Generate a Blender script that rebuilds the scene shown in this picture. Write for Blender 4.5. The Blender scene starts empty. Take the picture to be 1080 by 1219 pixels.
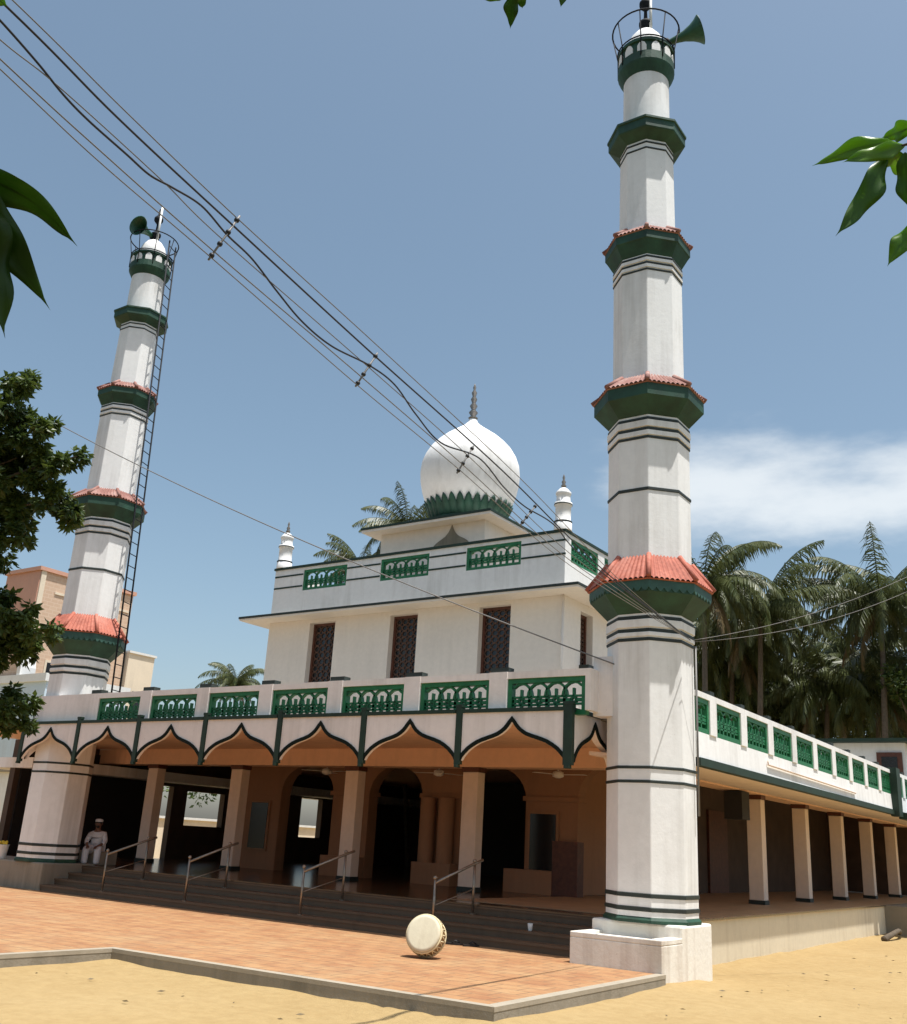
import bpy, bmesh, math, random
from mathutils import Vector, Matrix
S = bpy.context.scene
COL = S.collection
rnd = random.Random(7)
PI = math.pi
V = Vector

# ------------------------------------------------------------------ camera
CAM_R = ((0.83, 0.56, 0.06), (0.13, -0.29, 0.95), (-0.54, 0.78, 0.31))
def cam_axes(yaw, pitch, roll):
    cy, sy, cp, sp = math.cos(yaw), math.sin(yaw), math.cos(pitch), math.sin(pitch)
    fw = V((-sy*cp, cy*cp, sp)); rt = V((cy, sy, 0)); up = rt.cross(fw)
    c, s = math.cos(roll), math.sin(roll)
    return c*rt + s*up, -s*rt + c*up, fw
RT, UP, FW = cam_axes(math.radians(35.00887548), math.radians(18.35477995), math.radians(3.34928683))
CAMZ = 1.65; CAM = V((0, 0, CAMZ)); FPX = 1180.4
cd = bpy.data.cameras.new('camera'); cam = bpy.data.objects.new('camera', cd); COL.objects.link(cam)
cam.matrix_world = Matrix(((RT.x, UP.x, -FW.x, 0), (RT.y, UP.y, -FW.y, 0), (RT.z, UP.z, -FW.z, CAMZ), (0, 0, 0, 1)))
cd.sensor_fit = 'HORIZONTAL'; cd.sensor_width = 36; cd.lens = 36*FPX/1080; cd.clip_end = 3000; cd.clip_start = 0.05
S.camera = cam
def at(u, v, depth):
    """a surveyed point: image position in the photograph and measured depth in metres"""
    return CAM + (RT*((u-540)/FPX) + UP*((609.5-v)/FPX) + FW)*depth

# ------------------------------------------------------------------ light
SUN = V((0.258, -0.012, 0.966)).normalized()
W = bpy.data.worlds.new('World'); S.world = W; W.use_nodes = True
nt = W.node_tree; bg = nt.nodes['Background']
sky = nt.nodes.new('ShaderNodeTexSky'); sky.sky_type = 'NISHITA'; sky.sun_disc = False
sky.sun_elevation = math.asin(SUN.z); sky.sun_rotation = math.atan2(SUN.x, SUN.y)
sky.air_density = 1.0; sky.dust_density = 2.2; sky.ozone_density = 1.0; sky.altitude = 0
SKY_STRENGTH = 0.106
bg.inputs['Strength'].default_value = SKY_STRENGTH
# thin white clouds low in the sky, beyond the minaret
geo = nt.nodes.new('ShaderNodeTexCoord')
mp = nt.nodes.new('ShaderNodeMapping'); mp.inputs['Scale'].default_value = (3.2, 3.2, 8.5); mp.inputs['Location'].default_value = (3.1, .4, .2)
nz = nt.nodes.new('ShaderNodeTexNoise'); nz.inputs['Scale'].default_value = 1.25; nz.inputs['Detail'].default_value = 8; nz.inputs['Roughness'].default_value = .55
nt.links.new(geo.outputs['Generated'], mp.inputs[0]); nt.links.new(mp.outputs[0], nz.inputs['Vector'])
def cloud_mask(direction, c0, c1):
    dp = nt.nodes.new('ShaderNodeVectorMath'); dp.operation = 'DOT_PRODUCT'; dp.inputs[1].default_value = direction
    nt.links.new(geo.outputs['Generated'], dp.inputs[0])
    m = nt.nodes.new('ShaderNodeMapRange'); m.interpolation_type = 'SMOOTHSTEP'
    m.inputs[1].default_value = c0; m.inputs[2].default_value = c1
    nt.links.new(dp.outputs['Value'], m.inputs[0]); return m.outputs[0]
def wmath(op, a, b):
    n = nt.nodes.new('ShaderNodeMath'); n.operation = op; n.use_clamp = op != 'SUBTRACT'
    for i, q in enumerate((a, b)):
        if isinstance(q, (int, float)): n.inputs[i].default_value = q
        else: nt.links.new(q, n.inputs[i])
    return n.outputs[0]
cdir = (at(1000, 570, 1) - CAM).normalized()
m1 = cloud_mask(cdir, math.cos(.30), math.cos(.05))
sxyz = nt.nodes.new('ShaderNodeSeparateXYZ'); nt.links.new(geo.outputs['Generated'], sxyz.inputs[0])
def zfade(u0, v0, u1, v1):
    m = nt.nodes.new('ShaderNodeMapRange'); m.interpolation_type = 'SMOOTHSTEP'
    m.inputs[1].default_value = (at(u0, v0, 1)-CAM).normalized().z; m.inputs[2].default_value = (at(u1, v1, 1)-CAM).normalized().z
    nt.links.new(sxyz.outputs['Z'], m.inputs[0]); return m.outputs[0]
zb = wmath('MULTIPLY', zfade(1000, 440, 1000, 585), zfade(1000, 690, 1000, 590))
cl = wmath('ADD', nz.outputs['Fac'], wmath('MULTIPLY', wmath('MULTIPLY', m1, zb), .46))
mr = nt.nodes.new('ShaderNodeMapRange'); mr.interpolation_type = 'SMOOTHSTEP'
mr.inputs[1].default_value = .66; mr.inputs[2].default_value = .98; mr.inputs[4].default_value = .66
nt.links.new(cl, mr.inputs[0])
cl2 = mr.outputs[0]
hs = nt.nodes.new('ShaderNodeHueSaturation'); hs.inputs['Saturation'].default_value = .93; hs.inputs['Value'].default_value = 1.06; hs.inputs['Hue'].default_value = .484
nt.links.new(sky.outputs[0], hs.inputs['Color'])
mx = nt.nodes.new('ShaderNodeMixRGB'); mx.inputs[2].default_value = (7.6, 7.8, 7.8, 1)
nt.links.new(cl2, mx.inputs[0]); nt.links.new(hs.outputs[0], mx.inputs[1])
nt.links.new(mx.outputs[0], bg.inputs['Color'])
sl = bpy.data.lights.new('sun', 'SUN'); sl.energy = 5.0; sl.angle = math.radians(.53); sl.color = (1, .975, .925)
so = bpy.data.objects.new('sun', sl); COL.objects.link(so); so.rotation_euler = SUN.to_track_quat('Z', 'Y').to_euler(); so.location = (10, -5, 30)
S.view_settings.view_transform = 'Standard'; S.view_settings.look = 'None'; S.view_settings.gamma = 1; S.view_settings.use_curve_mapping = False
S.view_settings.exposure = 0.4
S.cycles.max_bounces = 8; S.cycles.diffuse_bounces = 5

# ------------------------------------------------------------------ materials
def new_mat(name):
    m = bpy.data.materials.new(name); m.use_nodes = True
    return m, m.node_tree, m.node_tree.nodes['Principled BSDF']
def N(t, kind, **kw):
    n = t.nodes.new(kind)
    for k, v in kw.items():
        if k in n.inputs: n.inputs[k].default_value = v
        else: setattr(n, k, v)
    return n
def noise(t, scale, detail=5, rough=.55, vec=None, stretch=None):
    n = N(t, 'ShaderNodeTexNoise', Scale=scale, Detail=detail, Roughness=rough)
    tc = N(t, 'ShaderNodeTexCoord'); src = tc.outputs['Object']
    if stretch:
        mpn = N(t, 'ShaderNodeMapping'); mpn.inputs['Scale'].default_value = stretch
        t.links.new(src, mpn.inputs[0]); src = mpn.outputs[0]
    t.links.new(src, n.inputs['Vector']); return n.outputs['Fac']
def ramp(t, fac, stops):
    r = N(t, 'ShaderNodeValToRGB'); e = r.color_ramp.elements
    while len(e) < len(stops): e.new(.5)
    for el, (p, c) in zip(e, stops): el.position = p; el.color = (*c, 1)
    t.links.new(fac, r.inputs[0]); return r.outputs[0]
def mix(t, fac, a, b, mode='MIX'):
    n = N(t, 'ShaderNodeMixRGB', blend_type=mode)
    for i, q in ((0, fac), (1, a), (2, b)):
        if isinstance(q, tuple): n.inputs[i].default_value = (*q, 1)
        elif isinstance(q, (int, float)): n.inputs[i].default_value = q
        else: t.links.new(q, n.inputs[i])
    return n.outputs[0]
def bump(t, b, fac, strength, dist=.02):
    n = N(t, 'ShaderNodeBump', Strength=strength, Distance=dist); t.links.new(fac, n.inputs['Height']); t.links.new(n.outputs[0], b.inputs['Normal'])
def sc(c, k): return tuple(min(1, x*k) for x in c)
def plaster(name, c, dirt=(.30, .27, .22), amount=.25, rough=.8, streak=True, bmp=.25):
    m, t, b = new_mat(name)
    base = ramp(t, noise(t, .9, 6), [(.3, sc(c, .93)), (.7, sc(c, 1.03))])
    fine = mix(t, .35, base, ramp(t, noise(t, 9, 6), [(.35, sc(c, .9)), (.65, sc(c, 1.04))]))
    if streak:
        s = noise(t, 1.6, 6, .6, stretch=(3.2, 3.2, .22)); s2 = noise(t, .55, 3)
        f = N(t, 'ShaderNodeMath', operation='MULTIPLY'); t.links.new(s, f.inputs[0]); t.links.new(s2, f.inputs[1])
        k = N(t, 'ShaderNodeMapRange'); k.inputs[1].default_value = .24; k.inputs[2].default_value = .46; k.inputs[4].default_value = amount
        t.links.new(f.outputs[0], k.inputs[0]); fine = mix(t, k.outputs[0], fine, dirt)
        sp = noise(t, 26, 3); k2 = N(t, 'ShaderNodeMapRange'); k2.inputs[1].default_value = .7; k2.inputs[2].default_value = .78; k2.inputs[4].default_value = amount*1.2
        t.links.new(sp, k2.inputs[0]); fine = mix(t, k2.outputs[0], fine, dirt)
    t.links.new(fine, b.inputs['Base Color']); b.inputs['Roughness'].default_value = rough
    bump(t, b, noise(t, 14, 8, .65), bmp, .012)
    return m
def plain(name, c, rough=.6, var=.15, scale=8, metal=0, spec=.5, bmp=0):
    m, t, b = new_mat(name)
    t.links.new(ramp(t, noise(t, scale, 5), [(.3, sc(c, 1-var)), (.7, sc(c, 1+var))]), b.inputs['Base Color'])
    b.inputs['Roughness'].default_value = rough; b.inputs['Metallic'].default_value = metal; b.inputs['Specular IOR Level'].default_value = spec
    if bmp: bump(t, b, noise(t, scale*4, 5), bmp, .01)
    return m
def leafmat(name, c1, c2, trans=.35, rough=.45, scale=1.2):
    m, t, b = new_mat(name)
    tc = N(t, 'ShaderNodeObjectInfo')
    col = ramp(t, noise(t, scale, 3), [(.3, c1), (.72, c2)])
    t.links.new(col, b.inputs['Base Color']); b.inputs['Roughness'].default_value = rough; b.inputs['Specular IOR Level'].default_value = .4
    tr = N(t, 'ShaderNodeBsdfTranslucent'); t.links.new(mix(t, .5, col, sc(c2, 1.5)), tr.inputs['Color'])
    ms = N(t, 'ShaderNodeMixShader'); ms.inputs[0].default_value = trans
    out = [n for n in t.nodes if n.type == 'OUTPUT_MATERIAL'][0]
    t.links.new(b.outputs[0], ms.inputs[1]); t.links.new(tr.outputs[0], ms.inputs[2]); t.links.new(ms.outputs[0], out.inputs[0])
    return m
M = {}
M['white'] = plaster('white_paint', (.84, .835, .82), amount=.34)
M['minaret'] = plaster('minaret_whitewash', (.84, .835, .815), amount=.44)
M['pinkwhite'] = plaster('weathered_pinkish_white', (.86, .80, .76), amount=.34)
M['cream'] = plaster('cream_wall_paint', (.86, .78, .70), amount=.10)
M['arcade'] = plaster('shade_darkened_arcade', (.36, .19, .105), dirt=(.1, .06, .035), amount=.3)  # peach wall colour darkened to stand for the verandah's shade
M['hallwall'] = plain('shade_darkened_hall', (.075, .045, .03), .7, .25, 2)  # wall colour taken near black, the interior shade is painted in
M['horngreen'] = plain('horn_green_paint', (.014, .075, .038), .5, .25, 8)
M['trim'] = plain('black_green_trim', (.005, .011, .008), .8, .2, spec=.2)
M['apron'] = plain('faded_green_apron', (.028, .085, .065), .6, .3, 6)
M['wingfloor'] = plain('bounce_lightened_floor', (.36, .25, .15), .5, .15, 3)  # lighter copy of the floor, bounced light put into its colour
M['peach'] = plaster('peach_wall_paint', (.88, .56, .37), dirt=(.2, .12, .08), amount=.25)
M['peachcol'] = plaster('peach_column_paint', (.83, .68, .57), dirt=(.2, .12, .08), amount=.2)
M['beigewall'] = plaster('beige_plinth_render', (.66, .58, .43), dirt=(.34, .26, .16), amount=.5)
M['pedestal'] = plaster('worn_white_plinth', (.80, .76, .68), dirt=(.32, .22, .15), amount=.55, bmp=.6)
M['concrete'] = plaster('grey_concrete', (.27, .235, .18), dirt=(.1, .09, .06), amount=.6, bmp=.8)
M['kerb'] = plaster('pale_concrete_edge', (.36, .31, .235), dirt=(.2, .17, .12), amount=.4, bmp=.5)
M['green'] = plain('dark_green_paint', (.007, .027, .015), .6, .25, 5)
M['bandgreen'] = plain('weathered_green_paint', (.013, .056, .032), .65, .4, 3, bmp=.3)
M['jali'] = plain('bright_green_paint', (.012, .15, .055), .5, .2, 6)
M['black'] = plain('black_line_paint', (.018, .026, .022), .6, .2)
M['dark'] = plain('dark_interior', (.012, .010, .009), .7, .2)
M['floor'] = plain('brown_floor_tile', (.10, .065, .04), .18, .2, 3)
M['step'] = plaster('brown_step_stone', (.13, .08, .045), dirt=(.05, .033, .02), amount=.5, rough=.6)
M['wood'] = plain('dark_red_wood', (.10, .03, .015), .5, .3, 12)
M['glass'] = plain('dark_glass', (.012, .012, .014), .15, .1)
M['lattice'] = plain('brown_lattice', (.11, .055, .035), .6, .2)
M['metal'] = plain('steel_pipe', (.30, .25, .20), .35, .2, 20, metal=.8)
M['ironblack'] = plain('black_iron', (.010, .012, .016), .75, .3, 20, spec=.25)
M['hornwhite'] = plain('pale_paint', (.75, .74, .70), .5, .05)
M['cableblack'] = plain('black_cable', (.012, .014, .022), .5, .1)
M['cablegrey'] = plain('grey_wire', (.16, .15, .14), .5, .1)
M['drumskin'] = plaster('drum_skin', (.62, .57, .42), dirt=(.30, .22, .12), amount=.5)
M['drumwood'] = plain('drum_wood', (.20, .12, .05), .5, .3, 14)
M['rope'] = plain('pale_rope', (.62, .52, .32), .8, .15, 30)
M['trunk'] = plain('palm_trunk_bark', (.10, .08, .06), .9, .3, 9, bmp=.8)
M['bark'] = plain('tree_bark', (.10, .075, .05), .9, .3, 9, bmp=.8)
M['frond'] = leafmat('palm_frond', (.032, .050, .014), (.115, .128, .042), .22)
M['frondold'] = leafmat('dry_palm_frond', (.10, .07, .03), (.17, .125, .06), .2)
M['foliage'] = leafmat('tree_foliage', (.018, .042, .010), (.10, .14, .025), .25, scale=2.2)
M['mango'] = leafmat('mango_leaf', (.025, .085, .010), (.075, .17, .02), .45, .35, 5)
M['mangomid'] = leafmat('green_mango_leaf', (.045, .14, .012), (.11, .22, .02), .5, .4, 6)
M['mangodark'] = leafmat('old_mango_leaf', (.020, .055, .008), (.075, .15, .015), .5, .4, 6)
M['mangolight'] = leafmat('young_mango_leaf', (.10, .24, .02), (.22, .36, .035), .55, .35, 5)
M['skin'] = plain('brown_skin', (.16, .075, .045), .5, .1, 10)
M['cloth'] = plain('white_cotton', (.62, .63, .66), .85, .08, 12)
M['hair'] = plain('black_hair', (.01, .009, .008), .6, .1)
M['bucket'] = plain('white_plastic', (.78, .76, .72), .4, .05)
M['yellow'] = plain('yellow_flowers', (.75, .48, .03), .7, .3, 30)
M['bgcream'] = plaster('far_cream_wall', (.74, .64, .50), amount=.2)
M['bgpink'] = plaster('far_pink_wall', (.60, .33, .24), amount=.2)
M['bgwhite'] = plaster('far_white_wall', (.72, .72, .70), amount=.2)
M['bluewhite'] = plaster('pale_blue_wall', (.55, .66, .74), amount=.2)
M['rubber'] = plain('dark_rubber', (.015, .014, .014), .6, .2)
def brickmat():
    m, t, b = new_mat('cream_brick_wall')
    tc = N(t, 'ShaderNodeTexCoord'); mpn = N(t, 'ShaderNodeMapping'); sp_ = N(t, 'ShaderNodeSeparateXYZ'); t.links.new(tc.outputs['Object'], sp_.inputs[0])
    ad = N(t, 'ShaderNodeMath', operation='ADD'); t.links.new(sp_.outputs['X'], ad.inputs[0]); t.links.new(sp_.outputs['Y'], ad.inputs[1])
    cb = N(t, 'ShaderNodeCombineXYZ'); t.links.new(ad.outputs[0], cb.inputs['X']); t.links.new(sp_.outputs['Z'], cb.inputs['Y']); t.links.new(cb.outputs[0], mpn.inputs[0])
    br = N(t, 'ShaderNodeTexBrick', Scale=1.0); br.inputs['Brick Width'].default_value = .5; br.inputs['Row Height'].default_value = .24; br.inputs['Mortar Size'].default_value = .025
    br.inputs['Color1'].default_value = (.60, .43, .31, 1); br.inputs['Color2'].default_value = (.57, .40, .285, 1); br.inputs['Mortar'].default_value = (.63, .48, .36, 1)
    t.links.new(mpn.outputs[0], br.inputs['Vector']); t.links.new(br.outputs[0], b.inputs['Base Color']); b.inputs['Roughness'].default_value = .85
    return m
M['brick'] = brickmat()
def tilemat():
    m, t, b = new_mat('red_roof_tile')
    c = ramp(t, noise(t, 3, 5), [(.25, (.25, .06, .035)), (.5, (.38, .10, .06)), (.8, (.46, .20, .15))])
    t.links.new(mix(t, .25, c, ramp(t, noise(t, 18, 4), [(.35, (.25, .06, .04)), (.65, (.7, .25, .16))])), b.inputs['Base Color'])
    b.inputs['Roughness'].default_value = .75; bump(t, b, noise(t, 30, 5), .3, .01); return m
M['tile'] = tilemat()
def fadedtile():
    m, t, b = new_mat('faded_pink_roof_tile')
    t.links.new(ramp(t, noise(t, 4, 6), [(.3, (.17, .060, .046)), (.52, (.27, .125, .10)), (.8, (.40, .27, .235))]), b.inputs['Base Color'])
    b.inputs['Roughness'].default_value = .8; return m
M['tilefaded'] = fadedtile()
def pavermat():
    m, t, b = new_mat('orange_paver')
    tc = N(t, 'ShaderNodeTexCoord')
    br = N(t, 'ShaderNodeTexBrick', Scale=1.0); br.inputs['Brick Width'].default_value = .34; br.inputs['Row Height'].default_value = .30; br.inputs['Mortar Size'].default_value = .010
    br.inputs['Color1'].default_value = (.0, .0, .0, 1); br.inputs['Color2'].default_value = (1, 1, 1, 1); br.inputs['Mortar'].default_value = (.35, .35, .35, 1)
    t.links.new(tc.outputs['Object'], br.inputs['Vector'])
    cells = ramp(t, br.outputs['Color'], [(0, (.27, .115, .048)), (.5, (.35, .178, .075)), (1, (.37, .20, .092))])
    big = noise(t, 1.0, 7, .7, stretch=(.8, 1.5, 1)); big2 = noise(t, 3.2, 7, .7, stretch=(.9, 1.3, 1))
    c2 = ramp(t, big, [(.32, (.26, .112, .05)), (.5, (.36, .182, .077)), (.66, (.40, .25, .12))])
    c3 = ramp(t, big2, [(.38, (.23, .085, .038)), (.52, (.37, .19, .08)), (.64, (.44, .28, .135))])
    c = mix(t, .34, mix(t, .6, c2, c3), cells)
    dust = N(t, 'ShaderNodeMapRange'); dust.inputs[1].default_value = .5; dust.inputs[2].default_value = .75; dust.inputs[4].default_value = .55
    t.links.new(noise(t, .8, 7, .65), dust.inputs[0]); c = mix(t, dust.outputs[0], c, (.39, .28, .15))
    c = mix(t, br.outputs['Fac'], c, (.19, .11, .055))
    t.links.new(c, b.inputs['Base Color']); b.inputs['Roughness'].default_value = .75
    bump(t, b, noise(t, 20, 6), .25, .01); return m
M['paver'] = pavermat()
def sandmat():
    m, t, b = new_mat('yellow_sand')
    c = ramp(t, noise(t, .5, 8, .6), [(.3, (.325, .225, .102)), (.5, (.360, .255, .120)), (.7, (.39, .285, .142))])
    c = mix(t, .4, c, ramp(t, noise(t, 6, 8, .7), [(.35, (.275, .187, .085)), (.6, (.385, .28, .137))]))
    k = N(t, 'ShaderNodeMapRange'); k.inputs[1].default_value = .68; k.inputs[2].default_value = .74; k.inputs[4].default_value = .5
    t.links.new(noise(t, 3.5, 4, .7), k.inputs[0]); c = mix(t, k.outputs[0], c, (.24, .15, .06))
    tc = N(t, 'ShaderNodeTexCoord'); sx = N(t, 'ShaderNodeSeparateXYZ'); t.links.new(tc.outputs['Object'], sx.inputs[0])
    wob = noise(t, .4, 4)
    def edge(sock, a, b_):
        ad = N(t, 'ShaderNodeMath', operation='MULTIPLY_ADD'); ad.inputs[1].default_value = 3.0; t.links.new(wob, ad.inputs[0]); t.links.new(sock, ad.inputs[2])
        k_ = N(t, 'ShaderNodeMapRange'); k_.inputs[1].default_value = a; k_.inputs[2].default_value = b_; t.links.new(ad.outputs[0], k_.inputs[0]); return k_.outputs[0]
    unseen_dark = ramp(t, noise(t, 2.5, 8, .7), [(.3, (.05, .055, .02)), (.55, (.10, .085, .04)), (.75, (.20, .14, .07))])
    c = mix(t, edge(sx.outputs['X'], 4.0, 6.0), c, unseen_dark)      # unseen ground right of the yard, darkened to cut bounce light
    c = mix(t, edge(sx.outputs['Y'], 6.2, 4.2), c, unseen_dark)      # unseen ground around the camera, also darkened against bounce
    t.links.new(c, b.inputs['Base Color']); b.inputs['Roughness'].default_value = .95; b.inputs['Specular IOR Level'].default_value = .1
    bump(t, b, noise(t, 7, 9, .72), .5, .05); return m
M['sand'] = sandmat()

# ------------------------------------------------------------------ mesh helpers
class MB:
    def __init__(s): s.v = []; s.f = []; s.sm = []
    def add(s, vs, fs, smooth=False):
        o = len(s.v); s.v += [tuple(p) for p in vs]
        s.f += [tuple(i+o for i in f) for f in fs]; s.sm += [smooth]*len(fs); return s
    def box(s, x0, x1, y0, y1, z0, z1):
        vs = [(x, y, z) for z in (z0, z1) for y in (y0, y1) for x in (x0, x1)]
        return s.add(vs, [(0, 2, 3, 1), (4, 5, 7, 6), (0, 1, 5, 4), (2, 6, 7, 3), (0, 4, 6, 2), (1, 3, 7, 5)])
    def prism(s, poly, f3, d):
        """poly of (a,b) pairs -> front points f3(a,b), extruded by vector d"""
        fr = [V(f3(a, b)) for a, b in poly]; n = len(fr); bk = [p + V(d) for p in fr]
        fs = [tuple(range(n)), tuple(range(2*n-1, n-1, -1))] + [(i, i+n, (i+1) % n + n, (i+1) % n) for i in range(n)]
        return s.add(fr+bk, fs)
    def strip(s, top, bot, d):
        """quads between two polylines of equal count, given thickness vector d"""
        n = len(top); d = V(d); P = [V(p) for p in top] + [V(p) for p in bot]; Q = [p+d for p in P]
        fs = []; m = 2*n
        for i in range(n-1):
            fs += [(i, i+n, i+n+1, i+1), (m+i, m+i+1, m+i+n+1, m+i+n), (i, i+1, m+i+1, m+i), (i+n, m+i+n, m+i+n+1, i+n+1)]
        fs += [(0, m, m+n, n), (n-1, n+n-1, m+n+n-1, m+n-1)]
        return s.add(P+Q, fs)
    def rings(s, prof, n, cx=0, cy=0, phase=0, smooth=True, cap0=True, cap1=True, xf=None):
        """lathe; prof = [(r,z)...]"""
        vs = []
        for r, z in prof:
            for k in range(n):
                a = phase + 2*PI*k/n; p = V((cx+r*math.cos(a), cy+r*math.sin(a), z)); vs.append(xf(p) if xf else p)
        fs = [(i*n+k, i*n+(k+1) % n, (i+1)*n+(k+1) % n, (i+1)*n+k) for i in range(len(prof)-1) for k in range(n)]
        s.add(vs, fs, smooth)
        o = len(s.v)-len(vs)
        if cap0: s.add(vs[:n], [tuple(range(n-1, -1, -1))])
        if cap1: s.add(vs[-n:], [tuple(range(n))])
        return s
    def tube(s, pts, r, n=6, smooth=True, r1=None, caps=True):
        pts = [V(p) for p in pts]; m = len(pts); vs = []
        prev = None
        for i, p in enumerate(pts):
            d = (pts[min(i+1, m-1)] - pts[max(i-1, 0)]).normalized()
            if prev is None:
                a = d.cross(V((0, 0, 1)));
                if a.length < .05: a = d.cross(V((1, 0, 0)))
            else: a = prev - d*prev.dot(d)
            a.normalize(); b = d.cross(a); prev = a
            q = r if not callable(r) else r(i/(m-1))
            if r1 is not None: q = r + (r1-r)*i/(m-1)
            for k in range(n):
                t = 2*PI*k/n; vs.append(p + a*(q*math.cos(t)) + b*(q*math.sin(t)))
        fs = [(i*n+k, i*n+(k+1) % n, (i+1)*n+(k+1) % n, (i+1)*n+k) for i in range(m-1) for k in range(n)]
        if caps: fs += [tuple(range(n-1, -1, -1)), tuple((m-1)*n+k for k in range(n))]
        return s.add(vs, fs, smooth)
    def ball(s, c, r, n=10, m=7, scale=(1, 1, 1)):
        prof = [(max(1e-4, r*math.sin(PI*i/m)), -r*math.cos(PI*i/m)) for i in range(m+1)]
        c = V(c)
        return s.rings(prof, n, smooth=True, xf=lambda p: c + V((p.x*scale[0], p.y*scale[1], p.z*scale[2])))
    def build(s, name, mat, parent=None, bevel=0, sharp=None):
        org = V(parent['_org']) if parent is not None else V((0, 0, 0))
        me = bpy.data.meshes.new(name); me.from_pydata([tuple(V(p)-org) for p in s.v], [], s.f)
        me.polygons.foreach_set('use_smooth', s.sm); me.materials.append(mat); me.validate(); me.update()
        o = bpy.data.objects.new(name, me); COL.objects.link(o); o['_org'] = list(org)
        if parent is not None: o.parent = parent
        if bevel:
            bv = o.modifiers.new('bevel', 'BEVEL'); bv.width = bevel; bv.segments = 2; bv.limit_method = 'ANGLE'
        return o
def smooth_path(pts, n=10):
    out = []
    P = [V(p) for p in pts]
    for i in range(len(P)-1):
        p0, p1, p2, p3 = P[max(i-1, 0)], P[i], P[i+1], P[min(i+2, len(P)-1)]
        for k in range(n):
            t = k/n; out.append(.5*((2*p1)+(-p0+p2)*t+(2*p0-5*p1+4*p2-p3)*t*t+(-p0+3*p1-3*p2+p3)*t**3))
    out.append(P[-1]); return out
def tag(o, label, cat, group=None):
    o['label'] = label; o['category'] = cat
    if group: o['group'] = group
    return o
def thing(name, label, cat, loc=(0, 0, 0), group=None):
    o = bpy.data.objects.new(name, None); COL.objects.link(o); o.location = loc; o.empty_display_size = .2
    o['_org'] = list(loc); return tag(o, label, cat, group)
def struct(o): o['kind'] = 'structure'; return o
def dup(root, delta, label=None):
    def cp(o, par):
        c = o.copy(); COL.objects.link(c)
        if par: c.parent = par
        for ch in o.children: cp(ch, c)
        return c
    c = cp(root, None); c.location = root.location + V(delta)
    if label: c['label'] = label
    return c

# ------------------------------------------------------------------ ground
def ground():
    from mathutils import noise as mn
    xs = [-400, -200, -120, -80, -60, -45, -40, -35, -30, -26, -22, -18, -15, -13] + [-12.4+.11*i for i in range(118)] + [1, 2, 4, 6, 9, 12, 20, 40, 80, 200, 400]
    ys = [-60, -20, -5, 0, 2, 4, 5] + [6+.11*i for i in range(130)] + [20.6+.3*i for i in range(40)] + [33, 35, 38, 42, 50, 60, 90, 160, 300, 700]
    r = random.Random(4); steps = []
    for trail in range(7):
        x, y = r.uniform(-11, -1), r.uniform(6.3, 12); a = r.uniform(0, 6.28)
        for k in range(14):
            x += .62*math.cos(a); y += .62*math.sin(a); a += r.uniform(-.15, .15); sg = 1 if k % 2 else -1
            steps.append((x-sg*.09*math.sin(a), y+sg*.09*math.cos(a), math.cos(a), math.sin(a), r.uniform(.012, .022)))
    edge = [((-10.85, 8.72), (-5.47, 8.97)), ((-11.05, 3.0), (-10.85, 8.72)), ((-5.47, 8.97), (-5.5, 13.24)), ((-5.55, 13.24), (-5.55, 15.1)), ((-6.25, 15.1), (-6.25, 30))]
    vs = []
    for y in ys:
        for x in xs:
            z = .018*mn.noise(V((x*.35, y*.35, 0))) + .010*mn.noise(V((x*1.3, y*1.3, 3))) + .007*mn.noise(V((x*3.1, y*3.1, 5)))
            if x > -6.6 and y > 14.5: z += -.045*max(0, 1-abs(x+5.8)/2.5)
            if abs(x) > 45 or y > 50: z = -.02
            elif -12.5 < x < .7 and 5.5 < y < 33:
                for (px, py, c, s_, d) in steps:
                    dx, dy = x-px, y-py
                    if abs(dx) < .35 and abs(dy) < .35:
                        u, w = (dx*c+dy*s_)/.15, (-dx*s_+dy*c)/.075; q = u*u+w*w
                        z += -d*math.exp(-q*1.2) + d*.5*math.exp(-(math.sqrt(q)-1.7)**2*3)
                for (ax, ay), (bx_, by_) in edge:       # sand drifted against kerbs and walls
                    L2 = (bx_-ax)**2+(by_-ay)**2; t = max(0, min(1, ((x-ax)*(bx_-ax)+(y-ay)*(by_-ay))/L2))
                    dd = math.hypot(x-ax-t*(bx_-ax), y-ay-t*(by_-ay))
                    if dd < .5: z += (.025+.03*mn.noise(V((x*1.1, y*1.1, 9))))*max(0, 1-dd/.5)
            vs.append((x, y, z))
    nx = len(xs)
    fs = [(j*nx+i, j*nx+i+1, (j+1)*nx+i+1, (j+1)*nx+i) for j in range(len(ys)-1) for i in range(nx-1)]
    return MB().add(vs, fs, True).build('sand_ground', M['sand'])
struct(ground())
PZ = .165
plat = MB()
pp = [(-5.47, 8.97), (-5.5, 13.235), (-6.92, 13.245), (-6.97, 13.90), (-30, 13.90), (-30, 3.0), (-11.05, 3.0), (-10.85, 8.72)]
e = .11
def inset(poly, keep): return poly
plat.prism([(x, y) for x, y in pp], lambda a, b: (a, b, PZ-.03), (0, 0, -.35))
o = plat.build('paved_platform', M['concrete']); struct(o)
pin = [(-5.47-e-.02, 8.97+e), (-5.5-e-.02, 13.235), (-6.92, 13.235), (-6.97, 13.895), (-30, 13.895), (-30, 3.0), (-11.05-e, 3.0), (-10.85-e, 8.72+e)]
o = MB().prism(pin, lambda a, b: (a, b, PZ), (0, 0, -.034)).build('platform_paving', M['paver']); struct(o)
ed = MB()
outer = [pp[1], pp[0], pp[7], pp[6]]; inner = [pin[1], pin[0], pin[7], pin[6]]
for i in range(3):
    a, b, c, d = outer[i], outer[i+1], inner[i+1], inner[i]
    ed.prism([(a[0]+.004, a[1]), (b[0]+.004, b[1]-.004), c, d], lambda p, q: (p, q, PZ+.004), (0, 0, -.045))
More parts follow.
